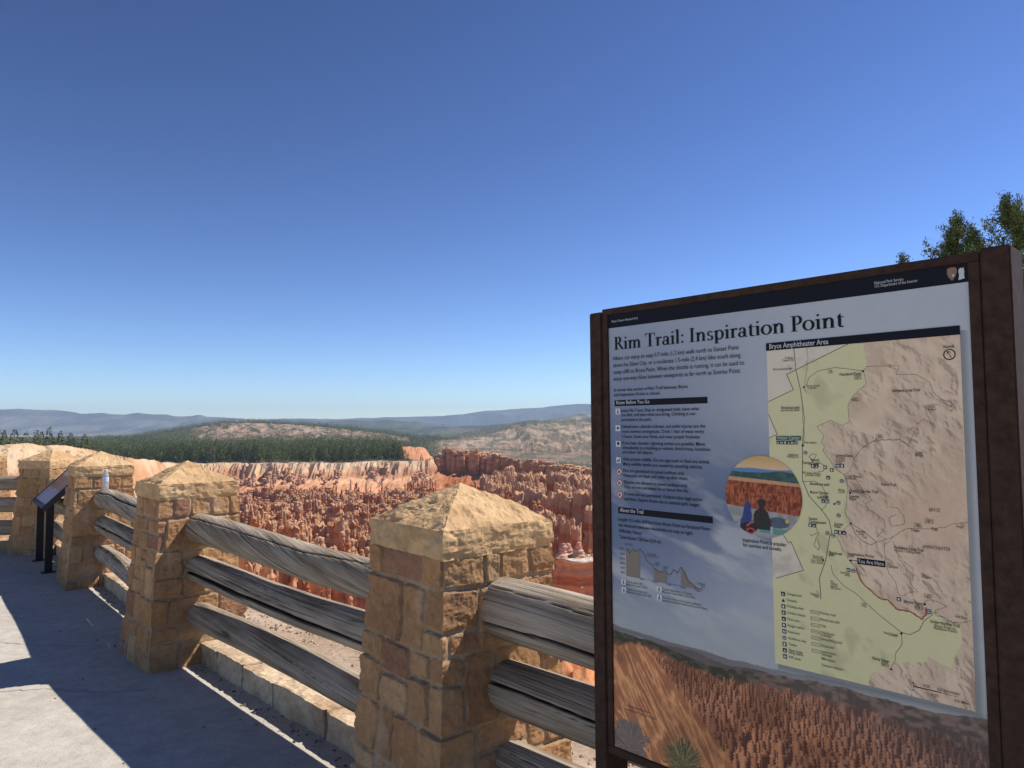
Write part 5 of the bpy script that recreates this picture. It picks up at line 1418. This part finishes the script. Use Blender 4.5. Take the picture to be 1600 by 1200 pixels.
# ------------------------------------------------------------------ hoodoos
def hoodoo_proto(seed, nth=12, nz=20):
    """knobbly spire"""
    rg = np.random.RandomState(seed)
    th = np.linspace(0, 2 * np.pi, nth + 1)[:-1]; z = np.linspace(0, 1, nz)
    T, Z_ = np.meshgrid(th, z); o_ = seed * 5.3; kz = rg.uniform(6, 11)
    prof = .70 + .42 * np.clip(1 - Z_ * 1.6, 0, 1) ** 1.3
    prof = prof * (1 + .30 * vnoise(Z_ * kz + o_, Z_ * 0, seed=seed) + .16 * vnoise(Z_ * kz * 2.3 + o_, Z_ * 0, seed=seed + 1))
    ang = .42 * fbm(np.cos(T) * 1.4 + o_, np.sin(T) * 1.4, Z_ * 1.6, seed=seed + 2) + .28 * fbm(np.cos(T) * 2.6 + o_, np.sin(T) * 2.6, Z_ * 9, seed=seed + 3)
    r = prof * (1 + ang)
    if seed % 4 == 1: r *= (1 + .55 * np.exp(-((Z_ - .88) / .07) ** 2) * .5) * (1 - .25 * np.exp(-((Z_ - .74) / .05) ** 2))
    if seed % 4 == 2: r *= np.clip(1.3 - Z_ * .75, .2, 2)
    if seed % 4 == 3: r *= (1 + .18 * np.exp(-((Z_ - .62) / .12) ** 2))
    tipz = rg.uniform(.88, .95)
    r = r * np.sqrt(np.clip(1 - np.clip((Z_ - tipz) / (1.0 - tipz), 0, 1) ** 2, .006, 1))
    lean = rg.uniform(-.25, .25, 2)
    V = np.stack([r * np.cos(T) + lean[0] * Z_, r * np.sin(T) + lean[1] * Z_, Z_], -1).reshape(-1, 3)
    st = fbm(Z_ * 9 + o_, Z_ * 0, seed=seed + 6, octaves=3)
    return V, grid_faces(nth, nz, True), st.ravel()

def tower_proto(seed, nth=52, nz=64, crest_a=.7, led=.10):
    """massive fluted wall block with a broken crest"""
    rg = np.random.RandomState(seed)
    th = np.linspace(0, 2 * np.pi, nth + 1)[:-1]
    z = np.concatenate([np.linspace(0, .93, nz - 8), np.linspace(.94, 1, 8)]); T, Z_ = np.meshgrid(th, z); o_ = seed * 4.1
    c_, s_ = np.cos(T), np.sin(T)
    r = 1.12 - .30 * Z_
    flute = ridged(c_ * 2.1 + o_, s_ * 2.1, Z_ * .5, seed=seed, octaves=3)
    r = r * (1 + .55 * (flute - .72)) * (1 + led * vnoise(Z_ * 14, Z_ * 0 + o_, seed=seed + 1) + .06 * vnoise(Z_ * 37, Z_ * 0 + o_, seed=seed + 2))
    r = r * (1 + .16 * fbm(c_ * 3 + o_, s_ * 3, Z_ * 8, seed=seed + 3, octaves=3))
    tp = np.clip((Z_ - .93) / .07, 0, 1); r = r * (1 - tp)
    crest = crest_a * (.13 * fbm(c_ * 1.8 + o_, s_ * 1.8, seed=seed + 5, octaves=3) + .06 * (flute - .7))
    Zz = np.minimum(Z_, .93) * (1 + crest * smooth(.35, .93, Z_)) * (1 - tp) + tp * .93 + .05 * np.sqrt(np.clip(tp * (1 - tp), 0, 1)) + .05 * fbm(r * c_ * 3 + o_, r * s_ * 3, seed=seed + 9, octaves=3) * (tp > 0)
    V = np.stack([r * c_, r * s_ * rg.uniform(.6, 1), Zz], -1).reshape(-1, 3)
    st = fbm(Z_ * 11 + o_, Z_ * 0, seed=seed + 6, octaves=3)
    return V, grid_faces(nth, nz, True), st.ravel()

HP = [hoodoo_proto(200 + i, 20, 34) for i in range(14)]
HPM = [hoodoo_proto(200 + i, 12, 20) for i in range(14)]
HPL = [hoodoo_proto(300 + i, 8, 12) for i in range(10)]
TP = [tower_proto(700 + i) for i in range(7)]
TPL = [tower_proto(750 + i, 26, 30, 1.3, .20) for i in range(8)]
def hood_col(V, st, zabs, tone):
    """V local unit coords, zabs height above the sea of the scene"""
    hh = V[..., 2]
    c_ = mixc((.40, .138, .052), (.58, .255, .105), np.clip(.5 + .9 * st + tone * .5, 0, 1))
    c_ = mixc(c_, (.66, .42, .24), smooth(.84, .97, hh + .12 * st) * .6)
    c_ = mixc(c_, (.58, .345, .205), np.clip(smooth(.15, .4, vnoise(zabs / 2.6, zabs * 0, seed=4)) * .8 + tone * .1, 0, 1))
    return c_

rs = np.random.RandomState(11)
cand = []
# crowded field: dense along the fins, sparser between them
for D0 in np.arange(285, 800, 3.6):
    w = 3.0
    X_ = np.arange(-.46 * D0, .36 * D0, w) + rs.uniform(-1.6, 1.6)
    X_ = X_ + rs.uniform(-1.4, 1.4, len(X_)); Y_ = D0 + rs.uniform(-1.8, 1.8, len(X_))
    cand.append(np.stack([X_, Y_], -1))
cand = np.concatenate(cand)
px_ = 800 + F_PX * cand[:, 0] / cand[:, 1]
z_, k_, m_ = terr(px_, cand[:, 1])
fx_ = ridged(cand[:, 0] / 34 + .25 * fbm(cand[:, 0] / 20, cand[:, 1] / 20, seed=68), cand[:, 1] / 30 + cand[:, 0] / 120, seed=71, octaves=2)
onf = smooth(.77, .90, fx_)
lim = np.where(px_ > 690, 7.6, 6.35 + .25 * vnoise(cand[:, 0] / 20, cand[:, 1] / 20, seed=36))
keep = (~m_) & (k_ < lim) & (px_ > 255) & (rs.rand(len(cand)) < .06 + .36 * onf) & ~((px_ > 770) & (cand[:, 1] < 560))
cand, px_, z_, k_, onf = [a[keep] for a in (cand, px_, z_, k_, onf)]
nH = len(cand)
hh = (4.5 + 4 * rs.rand(nH) + (7 + 7 * rs.rand(nH)) * onf) * (1 + .35 * fbm(cand[:, 0] / 26, cand[:, 1] / 30, seed=33, octaves=3))
hh *= np.interp(cand[:, 1], [300, 420, 560, 700, 760], [1.15, 1.25, 1.05, .75, .55]) * np.where(px_ > 690, 1.2, 1)
rr_ = np.clip(hh * .105, .95, 2.1) * rs.uniform(.7, 1.35, nH)
size = hh / cand[:, 1]
order = np.argsort(-size * (px_ > 360) * (px_ < 945) - 1e-6 * size)
ang = rs.uniform(0, 6.28, nH); tone = rs.uniform(-.5, .5, nH) + .8 * vnoise(cand[:, 0] / 45, cand[:, 1] / 45, seed=9)
# massive towers of the right-hand walls, placed one by one
tow = [(835, 764, 520, 7.5), (856, 776, 505, 8), (872, 770, 480, 6.5), (892, 772, 465, 7), (914, 766, 455, 7.5), (938, 764, 445, 9), (848, 800, 440, 5), (868, 806, 430, 5),
       (884, 812, 390, 3.6), (899, 822, 375, 3.0), (926, 792, 410, 6), (962, 770, 430, 9), (990, 765, 420, 9), (812, 770, 560, 7), (794, 766, 600, 6.5), (818, 748, 640, 8), (776, 748, 680, 7), (842, 742, 620, 7), (865, 740, 600, 7), (890, 742, 580, 8), (915, 746, 560, 8), (945, 745, 540, 9),
       (1010, 748, 540, 10), (1040, 770, 430, 10)]
rt = np.random.RandomState(77)
for k in range(64):
    px = 682 + (945 - 682) * (k + rt.uniform(-.4, .4)) / 64
    D = float(np.interp(px, KX, LD[8])) + rt.uniform(-22, 8)
    ytop = np.interp(px, [682, 700, 765, 800, 850, 930], [712, 702, 707, 717, 722, 735]) + rt.uniform(-3, 6)
    tow.append((px, ytop, D, rt.uniform(3.2, 6.5)))
for k in range(46):
    px = rt.uniform(745, 950); D = rt.uniform(560, 740) - (px - 745) * .35
    tow.append((px, np.interp(D, [420, 560, 740], [765, 748, 728]) + rt.uniform(-6, 14) + (px - 800) * .03, D, rt.uniform(3.5, 7)))
tmesh = []
for k, (V, F, st) in enumerate(TP):
    for tv in (-.5, .2, .6):
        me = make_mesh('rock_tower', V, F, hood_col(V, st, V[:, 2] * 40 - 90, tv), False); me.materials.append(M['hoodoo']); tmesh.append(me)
for k, (px, y_, D, r_) in enumerate(tow):
    zt_ = CAM_H - (y_ - (666.9 + (800 - px) * .0067)) / F_PX * D
    zb_ = float(terr(np.array([px]), np.array([float(D)]))[0][0])
    zb_ = min(zb_ - 3, zt_ - 12)
    o = bpy.data.objects.new('rock_tower', tmesh[(k * 5) % len(tmesh)])
    o.location = ((px - 800) / F_PX * D, D, zb_); r_ *= 1.25; o.scale = (r_, r_, (zt_ - zb_) / .95); o.rotation_euler = (0, 0, rt.uniform(0, 6.28))
    C.objects.link(o)
    tag(o, 'massive fluted red rock tower in the dark gapped walls beside the board' if D < 545 else 'smaller red rock tower in the far wall right of the largest pillar', 'rock tower', 'massive rock towers near the board' if D < 545 else 'rock towers of the far right wall')
near300 = order[:300]; rest = order[300:]
meshes = []
for k, (V, F, st) in enumerate(HP):
    for tv in (-.4, .4):
        c_ = hood_col(V, st, V[:, 2] * 18 - 80, tv)
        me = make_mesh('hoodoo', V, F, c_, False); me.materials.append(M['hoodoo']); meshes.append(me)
for n_, i in enumerate(near300):
    o = bpy.data.objects.new('hoodoo', meshes[(n_ * 7) % len(meshes)])
    o.location = (cand[i, 0], cand[i, 1], z_[i] - 2.0); o.scale = (rr_[i], rr_[i], hh[i] + 2); o.rotation_euler = (0, 0, ang[i])
    C.objects.link(o)
    r_ = px_[i] > 690
    tag(o, 'tall orange red rock spire in the dark gapped walls right of the largest pillar' if r_ else 'knobbly orange red rock spire in the crowded field behind the log rails', 'rock spire', 'tall hoodoos on the right of the canyon' if r_ else 'hoodoos crowded on the canyon floor')
Vs, Fs, Cs = [], [], []; base_i = 0
for n_, i in enumerate(rest):
    V, F, st = (HPM if size[i] > .022 else HPL)[int(rs.randint(0, 10))]
    ca_, sa_ = math.cos(ang[i]), math.sin(ang[i])
    W = np.stack([(V[:, 0] * ca_ - V[:, 1] * sa_) * rr_[i] + cand[i, 0], (V[:, 0] * sa_ + V[:, 1] * ca_) * rr_[i] + cand[i, 1], V[:, 2] * (hh[i] + 2) + z_[i] - 2], -1)
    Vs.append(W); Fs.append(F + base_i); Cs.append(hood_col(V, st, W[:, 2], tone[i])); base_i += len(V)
me = make_mesh('hoodoo_field', np.concatenate(Vs), np.concatenate(Fs), np.concatenate(Cs), False)
tag(obj('hoodoo_field', me, M['hoodoo']), 'dense mass of small red and orange rock spires filling the canyon below the rim', kind='stuff')

# continuous knobbly walls crossing the field, and a row of pinnacles under the pale cliff
rw = np.random.RandomState(19); Vs, Fs, Cs = [], [], []; base_i = 0
def put(P, x, y, zb, r, h, a, tv, tint=None):
    global base_i
    V, F, st = P; ca_, sa_ = math.cos(a), math.sin(a)
    W = np.stack([(V[:, 0] * ca_ - V[:, 1] * sa_) * r + x, (V[:, 0] * sa_ + V[:, 1] * ca_) * r + y, V[:, 2] * h + zb], -1)
    c_ = hood_col(V, st, W[:, 2], tv)
    if tint is not None: c_ = mixc(c_, tint, .6)
    Vs.append(W); Fs.append(F + base_i); Cs.append(c_); base_i += len(V)
D0 = 318.0; row = 0
while D0 < 765:
    x = -.43 * D0
    hrow = np.interp(D0, [318, 420, 560, 700, 760], [26, 26, 19, 11, 8])
    while x < .02 * D0 + 10:
        y = D0 + 15 * float(vnoise(np.array([x / 34.]), np.array([row * 3.3]), seed=21)[0]) + rw.uniform(-2, 2)
        r = rw.uniform(2.6, 4.6) * (1.25 if D0 < 480 else (1 if D0 < 600 else .8))
        gap = float(vnoise(np.array([x / 15.]), np.array([row * 7.7]), seed=22)[0])
        px = 800 + F_PX * x / y
        zz_, kk_, mm_ = terr(np.array([px]), np.array([y]))
        if gap > -.42 and not mm_[0] and px > 262 and kk_[0] < 6.35:
            h = hrow * (1 + .35 * gap) * rw.uniform(.8, 1.15); zb = float(zz_[0]) - 3
            put(TPL[rw.randint(8)], x, y, zb, r, h + 3, rw.uniform(0, 6.28), rw.uniform(-.5, .6))
            for q in range(rw.randint(2, 5)):
                a = rw.uniform(0, 6.28); rr3 = r * rw.uniform(.2, .75); hk = rw.uniform(3.0, 6.5) * (1 if D0 < 600 else .7)
                put(HPM[rw.randint(14)], x + rr3 * math.cos(a), y + rr3 * math.sin(a), zb + h * rw.uniform(.72, .92), rw.uniform(.9, 1.6), hk + 2, a, rw.uniform(-.2, .8))
        x += r * rw.uniform(1.0, 1.6)
    D0 += 19 + 8 * rw.rand(); row += 1
for px in np.arange(330, 690, 1.7):
    if vnoise(np.array([px / 11.]), np.array([3.]), seed=23)[0] < -.15: continue
    dd = np.interp(px, KX, LD[7]) + rw.uniform(-26, 6) + 10
    zz_, kk_, mm_ = terr(np.array([px]), np.array([dd]))
    if 6.5 < kk_[0] < 7.9: put(HPM[rw.randint(14)], (px - 800) / F_PX * dd, dd, float(zz_[0]) - 2, rw.uniform(1.4, 2.8), rw.uniform(6, 11), rw.uniform(0, 6.28), .3, (.58, .38, .25))
tag(obj('hoodoo_walls', make_mesh('hoodoo_walls', np.concatenate(Vs), np.concatenate(Fs), np.concatenate(Cs)), M['hoodoo']), 'continuous knobbly red rock walls running across the canyon floor', kind='stuff')

# near outcrop with a pale slab, small cones and one little tree on it
t = thing('rock_outcrop', ((902 - 800) / F_PX * 300, 300, -92), 0, 'near orange outcrop with a pale flat slab on top, close beside the board', 'rock outcrop')
V, F, st = TP[2]; W = V * np.array([10.5, 9.5, 42.0]); cc = hood_col(V, st, W[:, 2] - 92, .8)
obj('rock_body', make_mesh('rock_body', W, F, cc), M['hoodoo'], t)
th = np.linspace(0, 2 * np.pi, 49)[:-1]; T, R_ = np.meshgrid(th, np.array([.2, .8, .97, 1.0, .97, .7, .15])); zs = np.array([-1.0, -.9, -.5, 0, .5, .8, .9])[:, None] + 0 * T
rad_ = (1 + .18 * fbm(np.cos(T) * 2, np.sin(T) * 2, seed=5)) * R_
W = np.stack([rad_ * np.cos(T) * 8.8, rad_ * np.sin(T) * 7.8, 39.9 + zs * .9 + .4 * fbm(T * 3, R_ * 3, seed=6)], -1)
obj('slab', make_mesh('slab', W, grid_faces(48, 7, True), mixc((.52, .46, .38), (.66, .56, .46), R_)), M['hoodoo'], t)
for q, (px, r_, h_) in enumerate([(876, 2.2, 6.0), (887, 2.0, 5.6), (900, 2.2, 6.6)]):
    V, F, st = HP[(2, 6, 10)[q]]; W = V * np.array([r_, r_, h_]) + np.array([(px - 902) / F_PX * 300, 3 * (q % 2) - 1, 40.2])
    obj('cone', make_mesh('cone', W, F, mixc((.55, .30, .20), (.64, .42, .31), np.clip(.5 + st, 0, 1))), M['hoodoo'], t)

# ------------------------------------------------------------------ pines
def pine_proto(seed, n, tall=1.0):
    rg = np.random.RandomState(seed)
    h = rg.rand(n) ** .85; h = .12 + .88 * h
    rmax = .19 * (1 - h) ** .75 * (1 + .35 * vnoise(h * 7 + seed, h * 0, seed=seed)) + .012
    a = rg.rand(n) * 6.283; r = rmax * np.sqrt(rg.uniform(.25, 1, n))
    c0 = np.stack([r * np.cos(a), r * np.sin(a), h - r * .25], -1)
    s = .045 * (1.25 - h) + .012
    d1 = rg.normal(size=(n, 3)); d1 /= np.linalg.norm(d1, axis=1)[:, None]
    d2 = np.cross(d1, rg.normal(size=(n, 3))); d2 /= np.linalg.norm(d2, axis=1)[:, None]
    out = np.stack([np.cos(a), np.sin(a), -.35 + 0 * a], -1)
    p0 = c0 + out * (s * 1.5)[:, None]; p1 = c0 + d2 * (s * .9)[:, None]; p2 = c0 - d2 * (s * .9)[:, None] + d1 * (s * .4)[:, None]
    V = np.stack([p0, p1, p2], 1).reshape(-1, 3); F = np.arange(n * 3).reshape(-1, 3)
    lt = np.repeat(rg.rand(n), 3)
    return V, F, lt
PINE = [pine_proto(400 + i, 240) for i in range(8)]
PINE_L = [pine_proto(500 + i, 70) for i in range(6)]
PINE_X = [pine_proto(600 + i, 22) for i in range(5)]
def pine_col(lt, tone): return mixc((.028, .046, .012), (.155, .175, .048), np.clip(lt * .8 + tone, 0, 1))
def trunk_mesh():
    mb = MB(); mb.tube([(0, 0, -.03), (.004, 0, .4), (0, .003, .93)], [.018, .012, .003], 5)
    me = make_mesh('trunk', np.array([tuple(p) for p in mb.v]), mb.f); me.materials.append(M['bark']); return me
TR = trunk_mesh()
rs = np.random.RandomState(5)
P_ = []
def scatter(px0, px1, D0, D1, sp_, fn):
    D = D0
    while D < D1:
        w = sp_(D); n = max(int((px1 - px0) / F_PX * D / w), 1)
        px = rs.uniform(px0, px1, n); dd = D + rs.uniform(-.5, .5, n) * w
        z, k, m = terr(px, dd); ok = fn(px, dd, z, k, m)
        ok = ok & ((vnoise(px * dd / F_PX / 55, dd / 55, seed=44) > -.62) | (px > 690) | (dd > 1900))
        P_.append(np.stack([px[ok], dd[ok], z[ok]], -1)); D += w
edge_D = lambda px: np.interp(px, KX, LD[8]) + 9
nf = lambda px, d: vnoise(px * d / F_PX / 60, d / 60, seed=3)
scatter(-250, 690, 835, 1150, lambda D: 8.3, lambda px, d, z, k, m: (k > 8.12) & (~m) & (px < np.where(d < 870, 664, 634 - (d - 870) * .03)) & (np.hypot((px - 668) / F_PX * d, d - 1010) > 52))
scatter(-250, 660, 1150, 1950, lambda D: 12.5, lambda px, d, z, k, m: (k > 8.2) & (px < 655))
nfront = sum(len(a) for a in P_)
scatter(150, 720, 1950, 2700, lambda D: 15 if D < 2250 else 11.5, lambda px, d, z, k, m: (nf(px, d) > np.where((k > 11.05) & (k < 12.0) & (px > 300) & (px < 600), -.36, -.9)))
scatter(660, 1300, 960, 2700, lambda D: 19, lambda px, d, z, k, m: (k > 9) & (vnoise(px * d / F_PX / 45, d / 130, seed=13) > np.where(k > 12.9, -.6, -.12)))
scatter(-300, 1300, 2700, 4600, lambda D: 38, lambda px, d, z, k, m: nf(px, d) > -.5)
T_ = np.concatenate(P_)
th_ = (10 + 13 * rs.rand(len(T_))) * (1 + .28 * vnoise(T_[:, 0] * T_[:, 1] / F_PX / 40, T_[:, 1] / 40, seed=45)); th_ *= np.where(T_[:, 1] > 1900, .8, 1); th_ = np.where((T_[:, 0] > 690), 8 + 4 * rs.rand(len(T_)), th_)
kx = (rs.rand(len(T_)) < .06) & (T_[:, 1] < 1000); th_ = np.where(kx, th_ * 1.2, th_); th_ = np.where((T_[:, 0] > 628) & (T_[:, 0] < 690) & (T_[:, 1] < 900), 9 + 5 * rs.rand(len(T_)), th_)
# a few much nearer pines behind the promontory on the left
near = np.array([(8, 560), (24, 600), (58, 520), (66, 640), (78, 500), (95, 560), (-15, 540), (42, 650), (112, 640), (-60, 560), (134, 700), (1, 640)], float)
zz_ = -14 - near[:, 1] * .02
near = np.column_stack([near, zz_])
T_ = np.vstack([near, T_]); th_ = np.concatenate([[11.5, 12, 14, 12, 18, 14, 13, 14, 12, 14, 12, 12], th_])
th_[:12] = [13, 17, 17, 17, 19, 17, 16, 18, 17, 15, 20, 19]
def ypx(px, d, z): return (666.9 + (800 - px) * .0067) + (CAM_H - z) / d * F_PX
want = [672, 671, 671, 674, 666.5, 673, 671, 674, 676, 672, 678, 672]
for i in range(12):
    th_[i] = max(8, CAM_H - (want[i] - (666.9 + (800 - T_[i, 0]) * .0067)) / F_PX * T_[i, 1] - T_[i, 2])
X_ = (T_[:, 0] - 800) / F_PX * T_[:, 1]; Y_ = T_[:, 1]; Z_ = T_[:, 2]
vis = (T_[:, 0] > -10) & (T_[:, 0] < 690)
order = np.argsort(-(th_ / Y_) * (1 - .9 * (~vis)) + np.where(Y_ > 905, 1, 0))
pm = []
for V, F, lt in PINE:
    for tv in (0.0, .25):
        me = make_mesh('crown', V, F, pine_col(lt, tv)); me.materials.append(M['needles']); pm.append(me)
tone = .25 * rs.rand(len(T_)) + .2 * (vnoise(X_ / 80, Y_ / 80, seed=14) > .1)
for n_, i in enumerate(order[:300]):
    sx = th_[i] * rs.uniform(.85, 1.35)
    o = bpy.data.objects.new('pine_tree', None); o.empty_display_size = .1
    o.location = (X_[i], Y_[i], Z_[i]); o.scale = (sx, sx, th_[i]); o.rotation_euler = (0, 0, rs.uniform(0, 6.28)); C.objects.link(o)
    nr_ = i < 12
    tag(o, 'taller dark pine rising above the pale bluff at the upper left' if nr_ else 'dark green pine standing at the front edge of the forest on the canyon rim', 'pine tree', 'tall pines above the left bluff' if nr_ else 'pines along the front of the forest')
    c1 = bpy.data.objects.new('crown', pm[(n_ * 5) % len(pm)]); c1.parent = o; C.objects.link(c1)
    c2 = bpy.data.objects.new('trunk', TR); c2.parent = o; C.objects.link(c2)
Vs, Fs, Cs = [], [], []; base_i = 0
for i in order[300:]:
    d = Y_[i]; PP_ = PINE if d < 880 else (PINE_L if d < 1500 else PINE_X)
    V, F, lt = PP_[rs.randint(0, len(PP_))]
    a = rs.uniform(0, 6.28); ca_, sa_ = math.cos(a), math.sin(a); s = th_[i]; k = (1.0 if d < 1500 else 1.5) * rs.uniform(.85, 1.35)
    W = np.stack([(V[:, 0] * ca_ - V[:, 1] * sa_) * s * k + X_[i], (V[:, 0] * sa_ + V[:, 1] * ca_) * s * k + Y_[i], V[:, 2] * s + Z_[i]], -1)
    Vs.append(W); Fs.append(F + base_i); Cs.append(pine_col(lt, tone[i])); base_i += len(V)
me = make_mesh('pine_forest', np.concatenate(Vs), np.concatenate(Fs), np.concatenate(Cs))
tag(obj('pine_forest', me, M['needles']), 'dense dark pine forest covering the plateau and the hill beyond the canyon', kind='stuff')

# the little tree on the outcrop slab
o = thing('pine_tree', ((913 - 800) / F_PX * 299, 299, -51.9), 0, 'tiny lone pine growing on the pale slab of the near outcrop', 'pine tree')
o.scale = (3.6, 3.6, 3.9)
for nm_, mm_ in (('crown', pm[3]), ('trunk', TR)):
    q = bpy.data.objects.new(nm_, mm_); q.parent = o; C.objects.link(q)
# vehicles parked on the far rim, a few pixels each
M['car_paint'] = mat_plain('car_paint', (.72, .73, .75), .3, .5, 3, .02, bump_s=0)
def far_car(px, off_, rz, label):
    D = float(np.interp(px, KX, LD[8])) + off_
    z = float(terr(np.array([px]), np.array([D]))[0][0])
    t = thing('parked_car', ((px - 800) / F_PX * D, D, z), rz, label, 'car', 'white vehicles parked on the far rim')
    mb = MB(); mb.box((0, 0, .75), (4.6, 1.8, .8), bevel=.12); mb.build('body', M['car_paint'], t)
    mb = MB(); mb.box((-.2, 0, 1.45), (2.6, 1.6, .62), bevel=.15); mb.build('cabin', M['car_paint'], t)
    for i_ in (-1.4, 1.4):
        for j_ in (-.86, .86):
            mb = MB(); mb.tube([(i_, j_ - .1, .36), (i_, j_ + .1, .36)], [.36, .36], 14); mb.build('wheel', M['black_metal'], t)
far_car(378, 13, .2, 'leftmost tiny white vehicle below the far forest, just right of the third pillar')
far_car(386, 15, .0, 'tiny white vehicle second from the left below the far forest')
far_car(492, 13, .3, 'tiny white vehicle third from the left below the far forest')
far_car(503, 16, .1, 'rightmost tiny white vehicle parked below the far forest')

# low shrubs on the bluff and along the rim
V0, F0, lt0 = pine_proto(901, 40)
rq = np.random.RandomState(4); pxs = np.concatenate([rq.uniform(-150, 330, 900), rq.uniform(330, 690, 500)])
ds = np.concatenate([rq.uniform(215, 300, 900), np.interp(pxs[900:], KX, LD[8]) + rq.uniform(-6, 16, 500)])
z, k, m_ = terr(pxs, ds)
ok = np.where(np.arange(1400) < 900, m_ & (z > -14) & (vnoise(pxs / 20, ds / 14, seed=5) > -.1), (k > 7.95) & ~m_)
Vs, Fs, Cs = [], [], []; base_i = 0
for px, d, zz in zip(pxs[ok], ds[ok], z[ok]):
    s = rq.uniform(.35, 1.2) * (1 if d < 400 else 2.4)
    W = np.stack([V0[:, 0] * s * 4.5 + (px - 800) / F_PX * d, V0[:, 1] * s * 4.5 + d, V0[:, 2] * s * 1.1 + zz - .1], -1)
    Vs.append(W); Fs.append(F0 + base_i); Cs.append(mixc((.06, .065, .03), (.17, .155, .085), lt0)); base_i += len(V0)
tag(obj('low_shrubs', make_mesh('low_shrubs', np.concatenate(Vs), np.concatenate(Fs), np.concatenate(Cs)), M['needles']), 'sparse low shrubs dotting the pale bluff and the canyon rim', kind='stuff')

# ------------------------------------------------------------------ junipers behind the board
def juniper(px, D, h, zb, rb, seed, label, open_=0.0, bend=0.0):
    rg = random.Random(seed); nr = np.random.RandomState(seed)
    x = (px - 800) / F_PX * D
    t = thing('juniper_tree', (x, D, zb), 0, label, 'juniper', 'junipers behind the map board')
    mb = MB(); pts = []; rr2 = []; q = Vector((0, 0, -.3))
    for k in range(14):
        f_ = k / 13
        pts.append(Vector((.05 * math.sin(k * 1.1 + seed) + bend * max(f_ - .9, 0) * 4, .05 * math.cos(k * .9), -.3 + (h + .3) * f_))); rr2.append(.055 * h / 3 * (1 - f_) ** .8 + .003)
    mb.tube(pts, rr2, 8)
    tips = []
    nb = 230
    for b_ in range(nb):
        f_ = (b_ + rg.random()) / nb; hz_ = h * (.12 + .86 * f_)
        env = rb * (1 - f_) ** .62 * (1 + .45 * math.sin(b_ * 1.7 + seed) * (1 - f_)) + .02
        if rg.random() < open_: continue
        a = rg.uniform(0, 6.28); L = env * rg.uniform(.45, 1.12)
        k = int(min((hz_ + .3) / (h + .3), .999) * 13); p0 = pts[k] + (pts[k + 1] - pts[k]) * (((hz_ + .3) / (h + .3)) * 13 - k) * 1.0
        up_ = rg.uniform(.35, .9)
        P4 = [p0]
        for s_ in range(1, 5):
            w = s_ / 4
            P4.append(p0 + Vector((math.cos(a + .3 * w), math.sin(a + .3 * w), up_ * w * .9)) * L * w + Vector((rg.uniform(-.02, .02), rg.uniform(-.02, .02), 0)))
        mb.tube(P4, [.010 * (1 - .2 * j_) * (.4 + L) for j_ in range(5)], 4)
        m_ = max(int(L * 42), 3)
        for j_ in range(m_):
            w = .30 + .78 * (j_ + rg.random()) / m_
            c0 = p0 + Vector((math.cos(a + .3 * w), math.sin(a + .3 * w), up_ * w * .9)) * L * w
            tips.append((c0.x + rg.gauss(0, .035), c0.y + rg.gauss(0, .035), c0.z + rg.gauss(0, .03), L))
    for k in range(10): tips.append((pts[-1].x + rg.gauss(0, .01), pts[-1].y, h - .02 * k, .1))
    mb.build('trunk', M['bark'], t, True)
    P = np.array(tips)[:, :3]; per = 44
    n = len(P) * per
    c0 = np.repeat(P, per, 0) + nr.normal(size=(n, 3)) * np.array([.026, .026, .034])
    s = .0092 * nr.uniform(.6, 1.6, n)
    d1 = nr.normal(size=(n, 3)); d1[:, 2] += 1.0; d1 /= np.linalg.norm(d1, axis=1)[:, None]
    d2 = np.cross(d1, nr.normal(size=(n, 3))); d2 /= np.linalg.norm(d2, axis=1)[:, None]
    V = np.stack([c0 + d1 * (s * 2.2)[:, None], c0 + d2 * (s * .6)[:, None], c0 - d1 * (s * 1.1)[:, None], c0 - d2 * (s * .6)[:, None]], 1).reshape(-1, 3)
    F = np.arange(n * 4).reshape(-1, 4)
    lt = np.repeat(np.clip(nr.rand(n) * .7 + np.repeat(nr.rand(len(P)), per) * .4, 0, 1), 4)
    me = make_mesh('crown', V, F, mixc((.045, .068, .022), (.20, .23, .075), lt)); me.materials.append(M['juniper'])
    o = bpy.data.objects.new('crown', me); o.parent = t; C.objects.link(o)
def jz(px, D): return ground_z((px - 800) / F_PX * D, D)
def jh(y, D, zb): return CAM_H + (666 - y) / F_PX * D - zb
for px, D, y, rb, sd, lab, op, bd in [(1508, 9.2, 333, 1.05, 3, 'conical green juniper whose bent tip rises above the top edge of the board', .1, .16),
                                 (1592, 8.6, 303, 1.15, 8, 'tall open dark juniper rising behind the right post of the board', .3, .0),
                                 (1418, 9.8, 400, .40, 5, 'small juniper sprig barely topping the upper edge of the board', .3, .0),
                                 (1532, 9.9, 352, .60, 14, 'slim juniper squeezed between the conical one and the tall dark one', .2, .0)]:
    zb = max(jz(px, D), -1.2); juniper(px, D, jh(y, D, zb), zb, rb, sd, lab, op, bd)

# ------------------------------------------------------------------ haze: one closed box of thin air
m = bpy.data.materials.new('haze'); m.use_nodes = True; nt = m.node_tree
nt.nodes.remove(nt.nodes['Principled BSDF'])
pv = nt.nodes.new('ShaderNodeVolumePrincipled')
pv.inputs['Color'].default_value = (.68, .84, 1.0, 1); pv.inputs['Density'].default_value = 6.5e-5; pv.inputs['Anisotropy'].default_value = .1
nt.links.new(pv.outputs[0], [n for n in nt.nodes if n.type == 'OUTPUT_MATERIAL'][0].inputs['Volume'])
zlo = -150.0; zhi = 470.0
mb = MB(); mb.box((0, 7700, (zlo + zhi) / 2), (38000, 16200, zhi - zlo))
tag(mb.build('haze', m), 'thin blue haze over the far canyon and mountains', kind='stuff')
